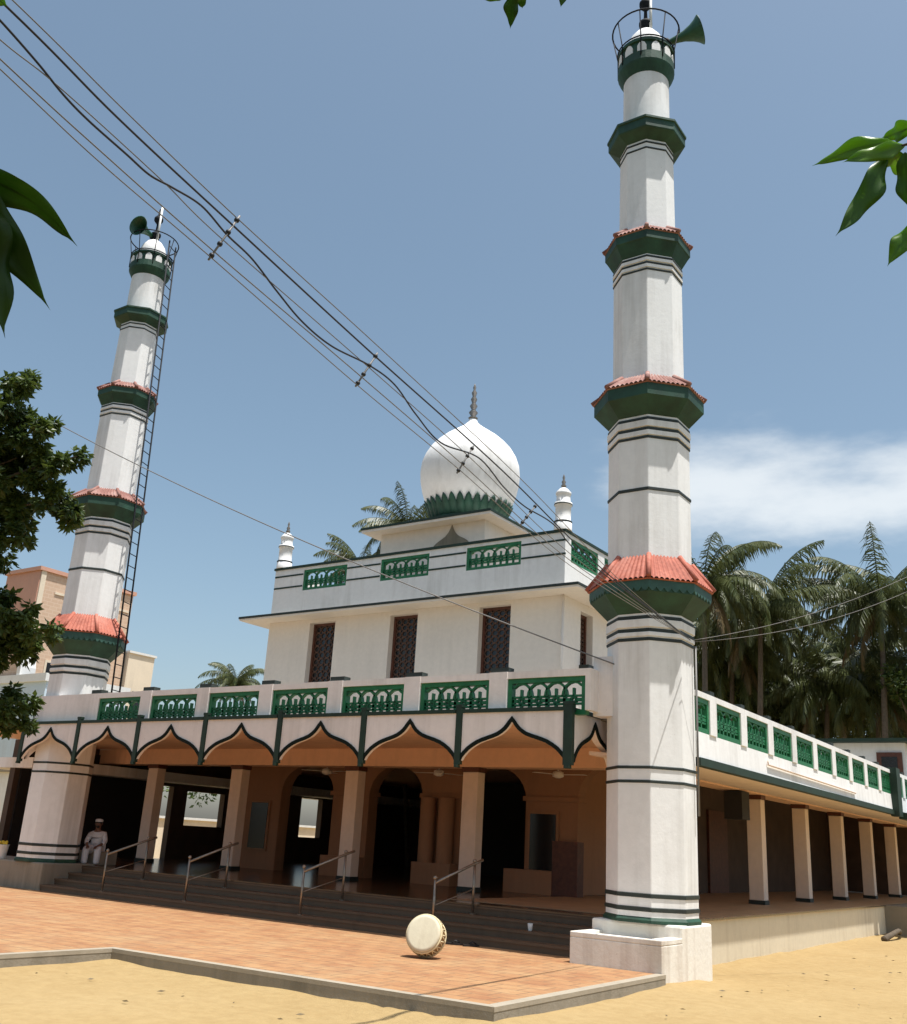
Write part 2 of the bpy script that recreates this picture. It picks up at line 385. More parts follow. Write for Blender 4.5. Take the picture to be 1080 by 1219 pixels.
struct(ed.build('platform_kerb', M['kerb']))

# ------------------------------------------------------------------ the mosque
MQ = thing('mosque', 'white and peach mosque with onion dome, green balustrades and scalloped verandah front', 'mosque', (-13.5, 18, 0))
YV, XR, XL = 13.6, -7.17, -21.13      # fascia plane, fascia right and left ends
BAY = 1.994; ZT, ZB, ZA = 3.70, 2.86, 3.50
XE = -5.57                            # wing eave plane
FL = .657
FARY = 42.0
XW = -6.25
# plinth and steps
m = MB(); m.box(-24.6, XW, 15.0, FARY, -.2, FL); m.box(XW-.002, XW, 20, 20.01, 0, .1)
m.build('plinth', M['beigewall'], MQ)
fl = MB(); fl.box(-24.6, XW+.05, 14.87, FARY, FL+.002, FL+.03); fl.build('verandah_floor', M['floor'], MQ)
MB().box(-10.4, XW+.045, 15.4, FARY-.8, FL+.031, FL+.035).build('wing_floor', M['wingfloor'], MQ)
st = MB()
for k in range(4):
    y = 13.905 + .325*k; z = PZ + .123*(k+1)
    xr = -6.98 if k < 2 else -7.0
    st.box(-20.1-.25*k, xr, y, 15.02 + (0 if k else .0), z-.123 if k else .0, z - (.004 if k == 3 else 0))
    st.box(-20.1-.25*k-.003, xr+.003, y-.018, y+.03, z-.035, z+.001 - (.004 if k == 3 else 0))
st.build('entrance_steps', M['step'], MQ)
# columns
def column(x0, x1, y0, y1, ztop):
    c = MB(); c.box(x0, x1, y0, y1, FL+.12, ztop-.10); o = c.build('column', M['peachcol'], MQ, bevel=.012)
    c = MB(); c.box(x0-.015, x1+.015, y0-.015, y1+.015, FL+.03, FL+.12); c.build('column_base', M['black'], o)
    c = MB(); c.box(x0-.02, x1+.02, y0-.02, y1+.02, ztop-.10, ztop-.002); c.build('column_cap', M['wood'], o)
for x0 in (-22.27, -19.10, -15.36, -12.10):
    column(x0, x0+.38, 18.2, 18.48, 3.17)
for i in range(1, 6): column(-7.79, -7.45, 19.97+3.63*i, 20.27+3.63*i, 3.06)
# beams, ceilings
m = MB(); m.box(-24.4, -7.5, 18.15, 18.65, 3.17, 3.56); m.box(-7.92, -7.40, 18.65, FARY-.1, 3.06, 3.56)
m.build('verandah_beam', M['peach'], MQ)
m = MB()
m.box(-24.5, -7.2, 13.78, 18.145, 3.562, 3.62); m.box(-24.5, -7.93, 18.66, FARY-.05, 3.562, 3.62)
m.build('verandah_ceiling', M['peach'], MQ)
m = MB()   # sloping soffit of the wing eave
m.prism([(XE+.0, 2.95), (-7.395, 3.09), (-7.395, 3.15), (XE+.0, 3.01)], lambda a, b: (a, 14.75, b), (0, FARY-14.75, 0))
m.build('eave_soffit', M['peachcol'], MQ)
m = MB()
m.prism([(-21.0, 13.72), (-7.2, 13.72), (-7.2, 14.7), (XE-.12, 14.7), (XE-.12, FARY), (-25.2, FARY), (-25.2, 15.6), (-21.0, 15.6)], lambda a, b: (a, b, 3.68), (0, 0, -.058))
m.build('roof_terrace', M['concrete'], MQ)
# scalloped fascia
OG = [(-1, 0), (-.97, .09), (-.92, .17), (-.85, .27), (-.76, .36), (-.66, .44), (-.56, .495), (-.46, .54), (-.36, .585), (-.26, .64), (-.18, .71), (-.12, .78), (-.07, .86), (-.03, .94), (0, 1.0)]
OG = OG + [(-a, b) for a, b in OG[-2::-1]]
def ogee_bay(x0, x1, P, d, trim_d, name='scalloped_fascia', zt=ZT, pw=.06):
    """P(a,z) maps along-plane coordinate to 3D; d thickness vector into the wall"""
    c = (x0+x1)/2; h = (x1-x0)/2 - pw
    arch = [(c+u*h, ZB + .03 + (ZA-ZB-.03)*w) for u, w in OG]
    fs = MB(); fs.strip([P(a, zt-.06) for a, z in arch], [P(a, z) for a, z in arch], d)
    o = fs.build(name, M['pinkwhite'], MQ)
    tr = MB(); w_ = .055
    off = []
    for i, (a, z) in enumerate(arch):
        a0, z0 = arch[max(0, i-1)]; a1, z1 = arch[min(len(arch)-1, i+1)]
        nx, nzz = -(z1-z0), (a1-a0); L = math.hypot(nx, nzz); nx /= L; nzz /= L
        if i == len(arch)//2: nx, nzz = 0, 1.35
        off.append((a+nx*w_, z+nzz*w_))
    D = V(d)*1.0; td = V(trim_d)
    tr.strip([V(P(a, z)) + td for a, z in off], [V(P(a, z-.004)) + td for a, z in arch], -td*1.5)
    tr.build('arch_trim', M['trim'], o)
    return o
def fpost(x, y, dx=.062, dy=.055, zt=3.765):
    p = MB(); p.box(x-dx, x+dx, y-dy*.55, y+dy, ZB-.03, zt); p.box(x-dx-.006, x+dx+.006, y-dy*.55-.006, y+dy+.006, zt-.03, zt+.012)
    p.box(x-dx*.6, x+dx*.6, y-dy*.6-.02, y+dy*.6, ZB-.08, ZB-.03)
    p.build('fascia_post', M['green'], MQ)
xs_ = [XR - BAY*k for k in range(8)]
for k in range(7):
    ogee_bay(xs_[k+1], xs_[k], lambda a, z: (a, YV, z), (0, .075, 0), (0, -.018, 0))
    m = MB(); m.box(xs_[k+1]+.07, xs_[k]-.07, YV-.03, YV+.16, ZT-.06, ZT); m.build('fascia_rail', M['green'], MQ)
for x in xs_: fpost(x, YV, .075 if x == XR else .053)
ogee_bay(13.78, 15.22, lambda a, z: (XR, a, z), (-.12, 0, 0), (.018, 0, 0), pw=.02)
ogee_bay(13.72, 15.4, lambda a, z: (XL, a, z), (.12, 0, 0), (-.018, 0, 0), pw=.02)
m = MB(); m.box(XR-.14, XR+.04, 13.72, 15.3, ZT-.06, ZT); m.box(XL-.04, XL+.14, 13.72, 15.5, ZT-.06, ZT); m.build('fascia_rail', M['green'], MQ)
# balustrades
def jali(P, w, z0, z1, th, dvec, reps=4, mat=None, nm='balustrade_panel'):
    """a pierced cast panel: P(a,z) with a in 0..w; dvec unit thickness direction"""
    b = MB(); d = V(dvec)*th; h = z1-z0
    def bar(a0, b0, a1, b1, wd):
        L = math.hypot(a1-a0, b1-b0); nx, ny = -(b1-b0)/L*wd/2, (a1-a0)/L*wd/2
        b.prism([(a0+nx, b0+ny), (a0-nx, b0-ny), (a1-nx, b1-ny), (a1+nx, b1+ny)], P, d)
    fr = .075
    bar(0, z0+fr/2, w, z0+fr/2, fr); bar(0, z1-fr/2, w, z1-fr/2, fr)
    bar(fr/2, z0+fr, fr/2, z1-fr, fr); bar(w-fr/2, z0+fr, w-fr/2, z1-fr, fr)
    n0 = len(b.v)
    d = V(dvec)*(th*.55)
    iw = w-2*fr; ih = h-2*fr; p = iw/reps
    zq = z0+fr+ih*.22; zr = z0+fr+ih*.50
    off = V(dvec)*(th*.2)
    P0 = P; 
    def P2(a, z): return V(P0(a, z)) + off
    Psave = P; P = P2
    def bar2(a0, b0, a1, b1, wd):
        L = math.hypot(a1-a0, b1-b0); nx, ny = -(b1-b0)/L*wd/2, (a1-a0)/L*wd/2
        b.prism([(a0+nx, b0+ny), (a0-nx, b0-ny), (a1-nx, b1-ny), (a1+nx, b1+ny)], P2, d)
    bar2(fr, zq, w-fr, zq, .03); bar2(fr, zr, w-fr, zr, .03)
    R = p*.5; zc = (zq+zr)/2; rr = (zr-zq)*.36
    for k in range(reps):
        c = fr+p*(k+.5)
        # interlaced arches above
        R2 = p*.62; top = z1-fr-zr
        pts = [(c+R2*math.cos(PI*j/8), zr + min(top*1.0, top*.98*math.sin(PI*j/8))) for j in range(9)]
        for j in range(8):
            a0, a1 = pts[j], pts[j+1]
            if min(a0[0], a1[0]) < fr*.8 or max(a0[0], a1[0]) > w-fr*.8: continue
            bar2(*a0, *a1, .032)
        # rosette circle
        ring = [(c+rr*math.cos(2*PI*j/8), zc+rr*math.sin(2*PI*j/8)) for j in range(9)]
        for j in range(8): bar2(*ring[j], *ring[j+1], .036)
        bar2(c-R, zc, c-rr, zc, .05); bar2(c+rr, zc, c+R, zc, .05)
        bar2(fr+p*k if k else fr+.01, z0+fr, fr+p*k if k else fr+.01, zr, .05)
        bar2(c, z0+fr, c, zq, .035); bar2(c, zr, c, zr+top*.55, .03)
    return b.build(nm, mat or M['jali'], MQ)
YB = 13.74
def rail_front():
    pw = 1.40; pitch = 1.737; x0 = -18.79
    z0, z1, zr = 3.70, 4.19, 4.30
    body = MB(); body.box(XL+.05, x0-.0, YB, YB+.18, 3.69, zr); body.build('parapet_wall', M['pinkwhite'], MQ)
    for k in range(7):
        a = x0+pitch*k
        jali(lambda t, z, a=a: (a+t, YB+.03, z), pw, z0-.1, z1, .12, (0, 1, 0), 4)
        r = MB(); r.box(a, a+pw, YB, YB+.18, z1, zr); r.build('parapet_rail', M['pinkwhite'], MQ)
        if k < 6:
            q = MB(); q.box(a+pw, a+pitch, YB-.012, YB+.2, 3.69, zr+.004); o = q.build('parapet_post', M['pinkwhite'], MQ)
            q = MB(); q.box(a+pw-.0, a+pitch+.0, YB+.03, YB+.2, zr+.005, zr+.085); q.build('post_cap', M['black'], o)
    q = MB(); q.box(x0-.34, x0-.0, YB+.03, YB+.2, zr+.002, zr+.085); q.build('post_cap', M['black'], MQ)
    q = MB(); q.box(x0+pitch*6+pw, -6.5, 14.02, 14.3, 3.6, 4.52); q.box(x0+pitch*6+pw, x0+pitch*6+pw+.09, YB, 14.02, 3.66, 4.3)
    q.build('parapet_end_wall', M['pinkwhite'], MQ)
rail_front()
def rail_wing():
    z0, z1, zr = 3.45, 3.98, 4.07; pitch = 1.475; ys = 14.15
    m = MB(); m.prism([(XE-.14, 3.06), (XE, 3.06), (XE-.02, z0), (XE-.14, z0)], lambda a, b: (a, 14.72, b), (0, 27.2, 0)); m.build('wing_parapet_wall', M['white'], MQ)
    m = MB(); m.box(XE-.10, XE+.035, 14.75, FARY, 2.94, 3.06); m.build('eave_edge', M['green'], MQ)
    m = MB(); m.box(XE-.14, XE+.002, 14.72, FARY, z1+.001, zr); m.build('parapet_rail', M['white'], MQ)
    k = 0; y = 14.12
    while y < FARY-2:
        y0_ = max(y, 14.75)
        jali(lambda t, z, y=y0_: (XE-.02, y+t, z), y+pitch-.30-y0_, z0, z1, .10, (-1, 0, 0), 3 if k else 1, M['jali']); k += 1
        q = MB(); q.box(XE-.145, XE+.003, y+pitch-.30, y+pitch, z0-.001, z1); o = q.build('parapet_post', M['white'], MQ)
        q = MB(); q.box(XE-.16, XE-.01, y+pitch-.24, y+pitch-.06, zr+.001, zr+.07); q.build('post_cap', M['black'], o)
        y += pitch
    # dark projecting pier where the eave breaks forward
    q = MB(); q.box(XE-.05, XE+.16, 28.5, 28.95, 2.9, 4.12); q.build('eave_pier', M['green'], MQ)
    q = MB(); q.box(XE+.02, XE+.75, 29.1, FARY, 2.86, 3.02); q.build('eave_canopy', M['green'], MQ)
    q = MB(); q.tube([(XE+.02, 18.1, 3.34), (XE+.02, 18.1, 3.25), (XE+.02, 24.5, 3.2)], .018); q.build('conduit_pipe', M['peachcol'], MQ)
rail_wing()
MB().box(XW+.003, XW+.6, 29.9, 36, -.1, FL+.02).build('side_landing', M['concrete'], MQ)
# left wing eave seen past the far minaret
m = MB(); m.box(-26.0, -23.6, 15.6, 34, 2.84, 3.1); m.build('eave_slab', M['white'], MQ)
column(-24.5, -24.05, 16.6, 17.0, 2.84)
column(-25.6, -25.1, 16.6, 17.0, 2.84)
# inner wall of the verandah with arched openings, at Y = 20
YI = 20.0
def arch_wall():
    # openings: x0,x1, spring z, apex z ; walls between
    op = [(-19.02, -17.22), (-16.05, -14.42), (-13.3, -11.57), (-10.28, -9.1)]
    xa, xb = -20.3, -8.8
    w = MB(); zt = 3.56
    cur = xa
    for x0, x1 in op:
        w.box(cur, x0, YI, YI+.35, FL+.03, zt)
        c = (x0+x1)/2; r = (x1-x0)/2
        arc = [(c-r*math.cos(PI*j/14), 2.62+.72*math.sin(PI*j/14)) for j in range(15)]
        w.strip([(a, YI, zt) for a, z in arc], [(a, YI, z) for a, z in arc], (0, .35, 0))
        cur = x1
    w.box(cur, xb, YI, YI+.35, FL+.03, zt)
    o = w.build('arcade_wall', M['arcade'], MQ)
    for x0, x1 in ((-17.22, -16.05), (-14.42, -13.3), (-11.57, -10.28)):
        MB().box(x0-.05, x1+.05, YI-.06, YI+.38, 2.60, 2.70).build('pier_capital', M['arcade'], o)
    for x0, x1 in ((-17.2, -16.07), (-14.4, -13.32), (-11.9, -10.72)):
        MB().box(x0, x1, YI-.32, YI-.01, FL+.031, 1.16).build('pier_plinth', M['arcade'], o)
    for x in (-14.12, -13.6):
        c = MB(); c.rings([(.19, 1.16), (.19, 2.6)], 14, x, YI-.16); c.build('half_column', M['arcade'], o)
    for x0, x1, z0, z1 in ((-20.0, -19.4, 1.2, 2.35), (-11.42, -10.78, 1.17, 2.33)):
        fr = MB(); fr.box(x0-.06, x1+.06, YI-.05, YI-.002, z0-.06, z1+.06); f_ = fr.build('window', M['arcade'], MQ)
        fr = MB(); fr.box(x0, x1, YI-.062, YI-.051, z0, z1); fr.build('window_pane', M['glass'], f_)
    br = MB(); br.box(-10.72, -10.12, YI-.30, YI-.01, FL+.031, 1.78); br.build('shoe_cabinet', M['wood'], MQ)
arch_wall()
for x in (-16.9, -13.5, -10.4):
    f = MB(); f.rings([(.02, 3.56), (.02, 3.2)], 8, x, 19.3); f.rings([(.05, 3.2), (.12, 3.17), (.12, 3.08), (.05, 3.05)], 16, x, 19.3)
    o = f.build('ceiling_fan', M['cream'], MQ)
    for k in range(3):
        a = 2*PI*k/3+x; c, q = math.cos(a), math.sin(a)
        g = MB(); g.prism([(.12, -.05), (.62, -.075), (.64, .06), (.12, .05)], lambda u, w, c=c, q=q, x=x: (x+u*c-w*q, 19.3+u*q+w*c, 3.12), (0, 0, .008)); g.build('fan_blade', M['cream'], o)
for x in (-17.9, -13.9, -11.0):
    f = MB(); f.box(x, x+1.0, YI-.06, YI-.003, 3.40, 3.46); f.build('tube_light', M['hornwhite'], MQ)
# hall: walls around the dark interior
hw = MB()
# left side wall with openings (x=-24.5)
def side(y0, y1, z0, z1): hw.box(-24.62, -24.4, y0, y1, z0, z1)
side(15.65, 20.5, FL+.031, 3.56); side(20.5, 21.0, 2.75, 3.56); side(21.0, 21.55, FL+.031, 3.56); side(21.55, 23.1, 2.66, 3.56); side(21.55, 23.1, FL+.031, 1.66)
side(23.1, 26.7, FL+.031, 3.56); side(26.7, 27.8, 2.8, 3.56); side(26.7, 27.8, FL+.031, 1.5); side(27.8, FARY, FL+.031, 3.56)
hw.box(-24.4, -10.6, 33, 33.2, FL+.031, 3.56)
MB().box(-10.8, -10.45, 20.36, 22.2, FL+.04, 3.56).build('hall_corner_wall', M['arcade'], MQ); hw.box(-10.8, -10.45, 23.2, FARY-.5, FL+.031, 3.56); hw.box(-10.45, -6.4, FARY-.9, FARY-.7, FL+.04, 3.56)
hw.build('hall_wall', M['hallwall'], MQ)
dk = MB(); dk.box(-24.39, -24.33, 15.8, 20.45, FL+.04, 3.4); dk.build('shade_panel', M['dark'], MQ)  # near-black sheet painting deep shade on the left wall, no real door
dk = MB(); dk.box(-20.3, -11, 28.0, 28.1, FL+.04, 3.5); dk.build('shade_backing', M['dark'], MQ)  # near-black sheet painting the darkness behind the arches
for y in (24.6, 28.2, 31.8):
    d_ = MB(); d_.box(-10.46, -10.38, y, y+1.5, FL+.04, 2.9); d_.build('hall_door', M['wood'], MQ)
d_ = MB(); d_.box(-7.75, -7.35, 22.0, 22.5, 2.45, 3.04); d_.build('hanging_notice_box', M['dark'], MQ)

# upper storey
UX0, UX1, UY0, UY1 = -20.17, -10.72, 20.0, 25.6
def upper():
    z0, z1 = 3.68, 7.25
    # walls with window recesses
    wx = [(-18.62, -17.70), (-15.82, -14.93), (-13.06, -12.16)]
    w = MB(); t = .28; cur = UX0
    for a, b in wx:
        w.box(cur, a, UY0, UY0+t, z0, z1); w.box(a, b, UY0, UY0+t, 7.15, z1); w.box(a, b, UY0, UY0+t, z0, 5.40); cur = b
    w.box(cur, UX1, UY0, UY0+t, z0, z1)
    wy = [(20.85, 21.5), (23.9, 24.7)]; cur = UY0+t
    for a, b in wy:
        w.box(UX1-t, UX1, cur, a, z0, z1); w.box(UX1-t, UX1, a, b, 7.05, z1); w.box(UX1-t, UX1, a, b, z0, 5.75); cur = b
    w.box(UX1-t, UX1, cur, UY1, z0, z1); w.box(UX0, UX0+t, UY0+t, UY1, z0, z1); w.box(UX0+t, UX1-t, UY1-t, UY1, z0, z1)
    w.build('upper_wall', M['cream'], MQ)
    def window(P, w_, h0, h1, d):
        f = MB(); d = V(d); fw_ = .07
        for a0, a1, b0, b1 in ((0, fw_, h0, h1), (w_-fw_, w_, h0, h1), (fw_, w_-fw_, h0, h0+fw_), (fw_, w_-fw_, h1-fw_, h1)):
            f.prism([(a0, b0), (a1, b0), (a1, b1), (a0, b1)], P, d*.08)
        fo = f.build('window', M['wood'], MQ)
        g = MB(); g.prism([(fw_, h0), (w_-fw_, h0), (w_-fw_, h1), (fw_, h1)], lambda a, z: V(P(a, z))+d*.05, d*.02); g.build('window_pane', M['glass'], fo)
        l = MB(); s_ = .13; cw = (w_-2*fw_)/4
        nrow = int((h1-h0)/(cw*.9)); rh = (h1-h0-2*fw_)/nrow
        for i in range(nrow):
            for j in range(4):
                cx = fw_+cw*(j+.5); cz = h0+fw_+rh*(i+.5)
                pts = [(cx+cw*.5*math.cos(2*PI*k/6), cz+rh*.5*math.sin(2*PI*k/6)) for k in range(7)]
                for k in range(6):
                    (a0, b0), (a1, b1) = pts[k], pts[k+1]; L = math.hypot(a1-a0, b1-b0); nx, ny = -(b1-b0)/L*.012, (a1-a0)/L*.012
                    l.prism([(a0+nx, b0+ny), (a0-nx, b0-ny), (a1-nx, b1-ny), (a1+nx, b1+ny)], lambda a, z: V(P(a, z))+d*.025, d*.02)
        l.build('window_lattice', M['lattice'], fo)
    for a, b in wx: window(lambda q, z, a=a: (a+q, UY0+.17, z), b-a, 5.40, 7.15, (0, 1, 0))
    for a, b in wy:
        window(lambda q, z, a=a: (UX1-.17, a+q, z), b-a, 5.75, 7.05, (-1, 0, 0))
        s_ = MB(); s_.box(UX1-.16, UX1+.25, a-.05, b+.15, 5.66, 5.745); s_.build('window_sill', M['black'], MQ)
    # eave slab
    ev = MB(); ev.box(UX0-.62, UX1+.66, UY0-.6, UY1+.5, 7.252, 7.31); ev.build('eave_slab', M['cream'], MQ)
    ev = MB()
    x0, x1, y0, y1 = UX0-.64, UX1+.68, UY0-.62, UY1+.52
    ev.box(x0, x1, y0, y0+.08, 7.30, 7.36); ev.box(x1-.08, x1, y0+.08, y1, 7.30, 7.36); ev.box(x0, x0+.08, y0+.08, y1, 7.30, 7.36)
    ev.build('eave_edge', M['black'], MQ)
    ev = MB(); ev.box(UX0-.54, UX1+.58, UY0-.52, UY1+.4, 7.312, 7.34); ev.build('eave_top', M['concrete'], MQ)
    # parapet
    p0, p1, zt = 7.34, 8.80, 8.80
    wh = MB(); th = .16; lines = MB()
    pan = [(-19.06, -17.46), (-16.28, -14.69), (-13.53, -11.93)]
    zb = 8.12; ztp = 8.72
    wh.box(UX0, UX1, UY0, UY0+th, p0, zb); wh.box(UX0, UX1, UY0, UY0+th, ztp, zt)
    segs = [(UX0, pan[0][0]), (pan[0][1], pan[1][0]), (pan[1][1], pan[2][0]), (pan[2][1], UX1)]
    for a, b in segs:
        wh.box(a, b, UY0, UY0+th, zb, ztp)
        for z in (8.60, 8.26): lines.box(a+.01, b-.01 if b != UX1 else b+.012, UY0-.012, UY0+.02, z-.022, z+.022)
    ypan = [(20.3, 21.76), (22.12, 23.55), (23.9, 25.2)]
    wh.box(UX1-th, UX1, UY0+th, UY1, p0, zb); wh.box(UX1-th, UX1, UY0+th, UY1, ztp, zt)
    cy = UY0+th
    for a, b in ypan: wh.box(UX1-th, UX1, cy, a, zb, ztp); cy = b
    wh.box(UX1-th, UX1, cy, UY1, zb, ztp)
    wh.box(UX0, UX0+th, UY0+th, UY1, p0, zt); wh.box(UX0+th, UX1-th, UY1-th, UY1, p0, zt)
    wh.build('upper_parapet', M['white'], MQ)
    lines.box(UX0-.03, UX1+.03, UY0-.04, UY0+th+.02, zt+.001, zt+.065)
    lines.box(UX1-th-.02, UX1+.03, UY0+th+.02, UY1, zt+.001, zt+.065)
    lines.build('parapet_line', M['green'], MQ)
    for a, b in pan: jali(lambda q, z, a=a: (a+q, UY0+.02, z), b-a, zb, ztp, .11, (0, 1, 0), 4)
    for a, b in ypan: jali(lambda q, z, a=a: (UX1-.02, a+q, z), b-a, zb, ztp, .11, (-1, 0, 0), 4)
    tr = MB(); tr.box(UX0+th, UX1-th, UY0+th, UY1-th, 7.35, 7.5); tr.build('upper_roof', M['concrete'], MQ)
    pipe = MB(); pipe.tube([(UX1-.0, UY0-.05, 3.7), (UX1-.0, UY0-.05, 7.25)], .035); pipe.build('rain_pipe', M['cream'], MQ)
upper()
# corner pinnacles
def pinnacle(x, y):
    z = 8.866
    b = MB(); b.rings([(.22, z), (.22, z+.18), (.19, z+.2), (.19, z+.62), (.22, z+.64), (.22, z+.70), (.17, z+.72), (.17, z+.9), (.19, z+.92), (.19, z+.97), (.11, z+1.06), (.05, z+1.10)], 18, x, y)
    o = b.build('pinnacle', M['white'], MQ)
    l = MB()
    for q in (.2, .64): l.rings([(.225, z+q), (.225, z+q+.025)], 18, x, y)
    l.build('pinnacle_ring', M['black'], o)
    f = MB(); f.rings([(.04, z+1.10), (.07, z+1.15), (.035, z+1.2), (.055, z+1.25), (.022, z+1.31), (.035, z+1.36), (.008, z+1.45)], 10, x, y); f.build('pinnacle_finial', M['metal'], o)
pinnacle(-10.86, 20.12); pinnacle(-19.98, 20.12); pinnacle(-10.86, 25.4); pinnacle(-19.98, 25.4)
# dome
DX, DY = -15.45, 22.8
def dome():
    h = 2.16; z = 9.82
    b = MB(); b.box(DX-1.75, DX+1.75, DY-1.75, DY+1.75, 7.5, z); b.build('dome_plinth', M['cream'], MQ)
    s_ = MB(); s_.box(DX-h, DX+h, DY-h, DY+h, z+.001, z+.07); s_.build('dome_eave', M['cream'], MQ)
    s_ = MB()
    s_.box(DX-h-.02, DX+h+.02, DY-h-.02, DY-h+.06, z+.072, z+.135); s_.box(DX+h-.06, DX+h+.02, DY-h+.06, DY+h, z+.072, z+.135); s_.box(DX-h-.02, DX-h+.06, DY-h+.06, DY+h, z+.072, z+.135)
    s_.build('dome_eave_edge', M['green'], MQ)
    s_ = MB(); s_.box(DX-1.4, DX+1.4, DY-1.4, DY+1.4, z+.07, z+.36); s_.box(DX-1.46, DX+1.46, DY-1.46, DY+1.46, z+.361, z+.42); s_.build('dome_base', M['white'], MQ)
    d = MB(); d.rings([(1.16, 10.15), (1.05, 10.45), (1.05, 10.75)], 48, DX, DY, cap0=False, cap1=False); d.build('dome_drum', M['green'], MQ)
    prof = [(1.08, 10.70), (1.26, 11.0), (1.38, 11.33), (1.45, 11.65), (1.475, 11.95), (1.445, 12.25), (1.355, 12.5), (1.21, 12.74), (1.03, 12.94), (.82, 13.13), (.60, 13.29), (.40, 13.43), (.25, 13.55), (.155, 13.65), (.11, 13.76)]
    d = MB(); d.rings(prof, 64, DX, DY); d.build('dome_shell', M['white'], MQ)
    # lotus petals
    pt = MB(); n = 32
    for k in range(n):
        a0 = 2*PI*k/n; dw = PI/n*1.04
        pts = []
        def R(a, r, z): return (DX+r*math.cos(a), DY+r*math.sin(a), z)
        vs = [R(a0-dw, 1.07, 10.45), R(a0+dw, 1.07, 10.45), R(a0-dw, 1.19, 10.74), R(a0+dw, 1.19, 10.74), R(a0-dw*.55, 1.275, 10.91), R(a0+dw*.55, 1.275, 10.91), R(a0, 1.325, 11.0), R(a0, 1.085, 10.45), R(a0, 1.205, 10.74), R(a0, 1.285, 10.91)]
        pt.add(vs, [(0, 7, 8, 2), (7, 1, 3, 8), (2, 8, 9, 4), (8, 3, 5, 9), (4, 9, 6), (9, 5, 6)], True)
    pt.rings([(1.07, 10.3), (1.07, 10.45)], 36, DX, DY, cap0=False, cap1=False)
    o = pt.build('dome_petals', M['bandgreen'], MQ); sm = o.modifiers.new('thick', 'SOLIDIFY'); sm.thickness = .03; sm.offset = -1
    f = MB(); z = 13.74
    f.rings([(.10, z), (.15, z+.06), (.07, z+.13), (.14, z+.24), (.06, z+.34), (.12, z+.46), (.055, z+.56), (.10, z+.68), (.05, z+.78), (.085, z+.9), (.03, z+1.0), (.05, z+1.08), (.01, z+1.2)], 12, DX, DY)
    f.build('dome_finial', M['metal'], MQ)
    # ogee niche on the plinth face
    nn = MB(); arch = [(u*.75, (w if w > 0 else 0)) for u, w in OG]
    nn.strip([(DX+.7+a, DY-1.78, 8.95+.85*w) for a, w in arch], [(DX+.7+a, DY-1.78, 8.9) for a, w in arch], (0, .028, 0)); nn.build('ogee_niche', M['concrete'], MQ)
dome()
# stair room at the far end of the wing roof
m = MB(); m.box(-9.4, -6.6, 36.5, 40.5, 3.68, 5.62); m.build('stair_room_wall', M['white'], MQ)
m = MB(); m.box(-9.8, -6.1, 36.1, 40.9, 5.621, 5.74); m.build('stair_room_roof', M['green'], MQ)
m = MB(); m.box(-7.5, -6.7, 36.42, 36.495, 3.9, 5.3); o = m.build('stair_room_window', M['wood'], MQ)
m = MB(); m.box(-7.35, -6.85, 36.40, 36.419, 4.0, 5.15); m.build('window_pane', M['glass'], o)

# ------------------------------------------------------------------ minarets
OCT = PI/8
def corr_roof(zf, x, y, r0, z0, r1, z1, ribs=9):
    """tile skirt: eight corrugated slopes plus hip ridges"""
    b = MB()
    for k in range(8):
        a0, a1 = OCT+PI/4*k, OCT+PI/4*(k+1)
        n = ribs*6; rows = []
        for (r, z) in ((r0, z0), ((r0+r1)/2, (z0+z1)/2+.01), (r1, z1)):
            p, q = V((x+r*math.cos(a0), y+r*math.sin(a0), zf(z))), V((x+r*math.cos(a1), y+r*math.sin(a1), zf(z)))
            rows.append([p.lerp(q, i/n) + V((0, 0, .032*abs(math.sin(PI*i/6)))) for i in range(n+1)])
        vs = rows[0]+rows[1]+rows[2]
        m_ = n+1
        b.add(vs, [(j*m_+i, j*m_+i+1, (j+1)*m_+i+1, (j+1)*m_+i) for j in range(2) for i in range(n)], True)
        p = V((x+(r0+.01)*math.cos(a0), y+(r0+.01)*math.sin(a0), zf(z0)+.03)); q = V((x+r1*math.cos(a0), y+r1*math.sin(a0), zf(z1)+.03))
        b.tube([p, q], .04, 8)
    # closed underside
    b.rings([(r0-.02, zf(z0)-.012), (r0, zf(z0)+.002)], 8, x, y, OCT, False)
    return b
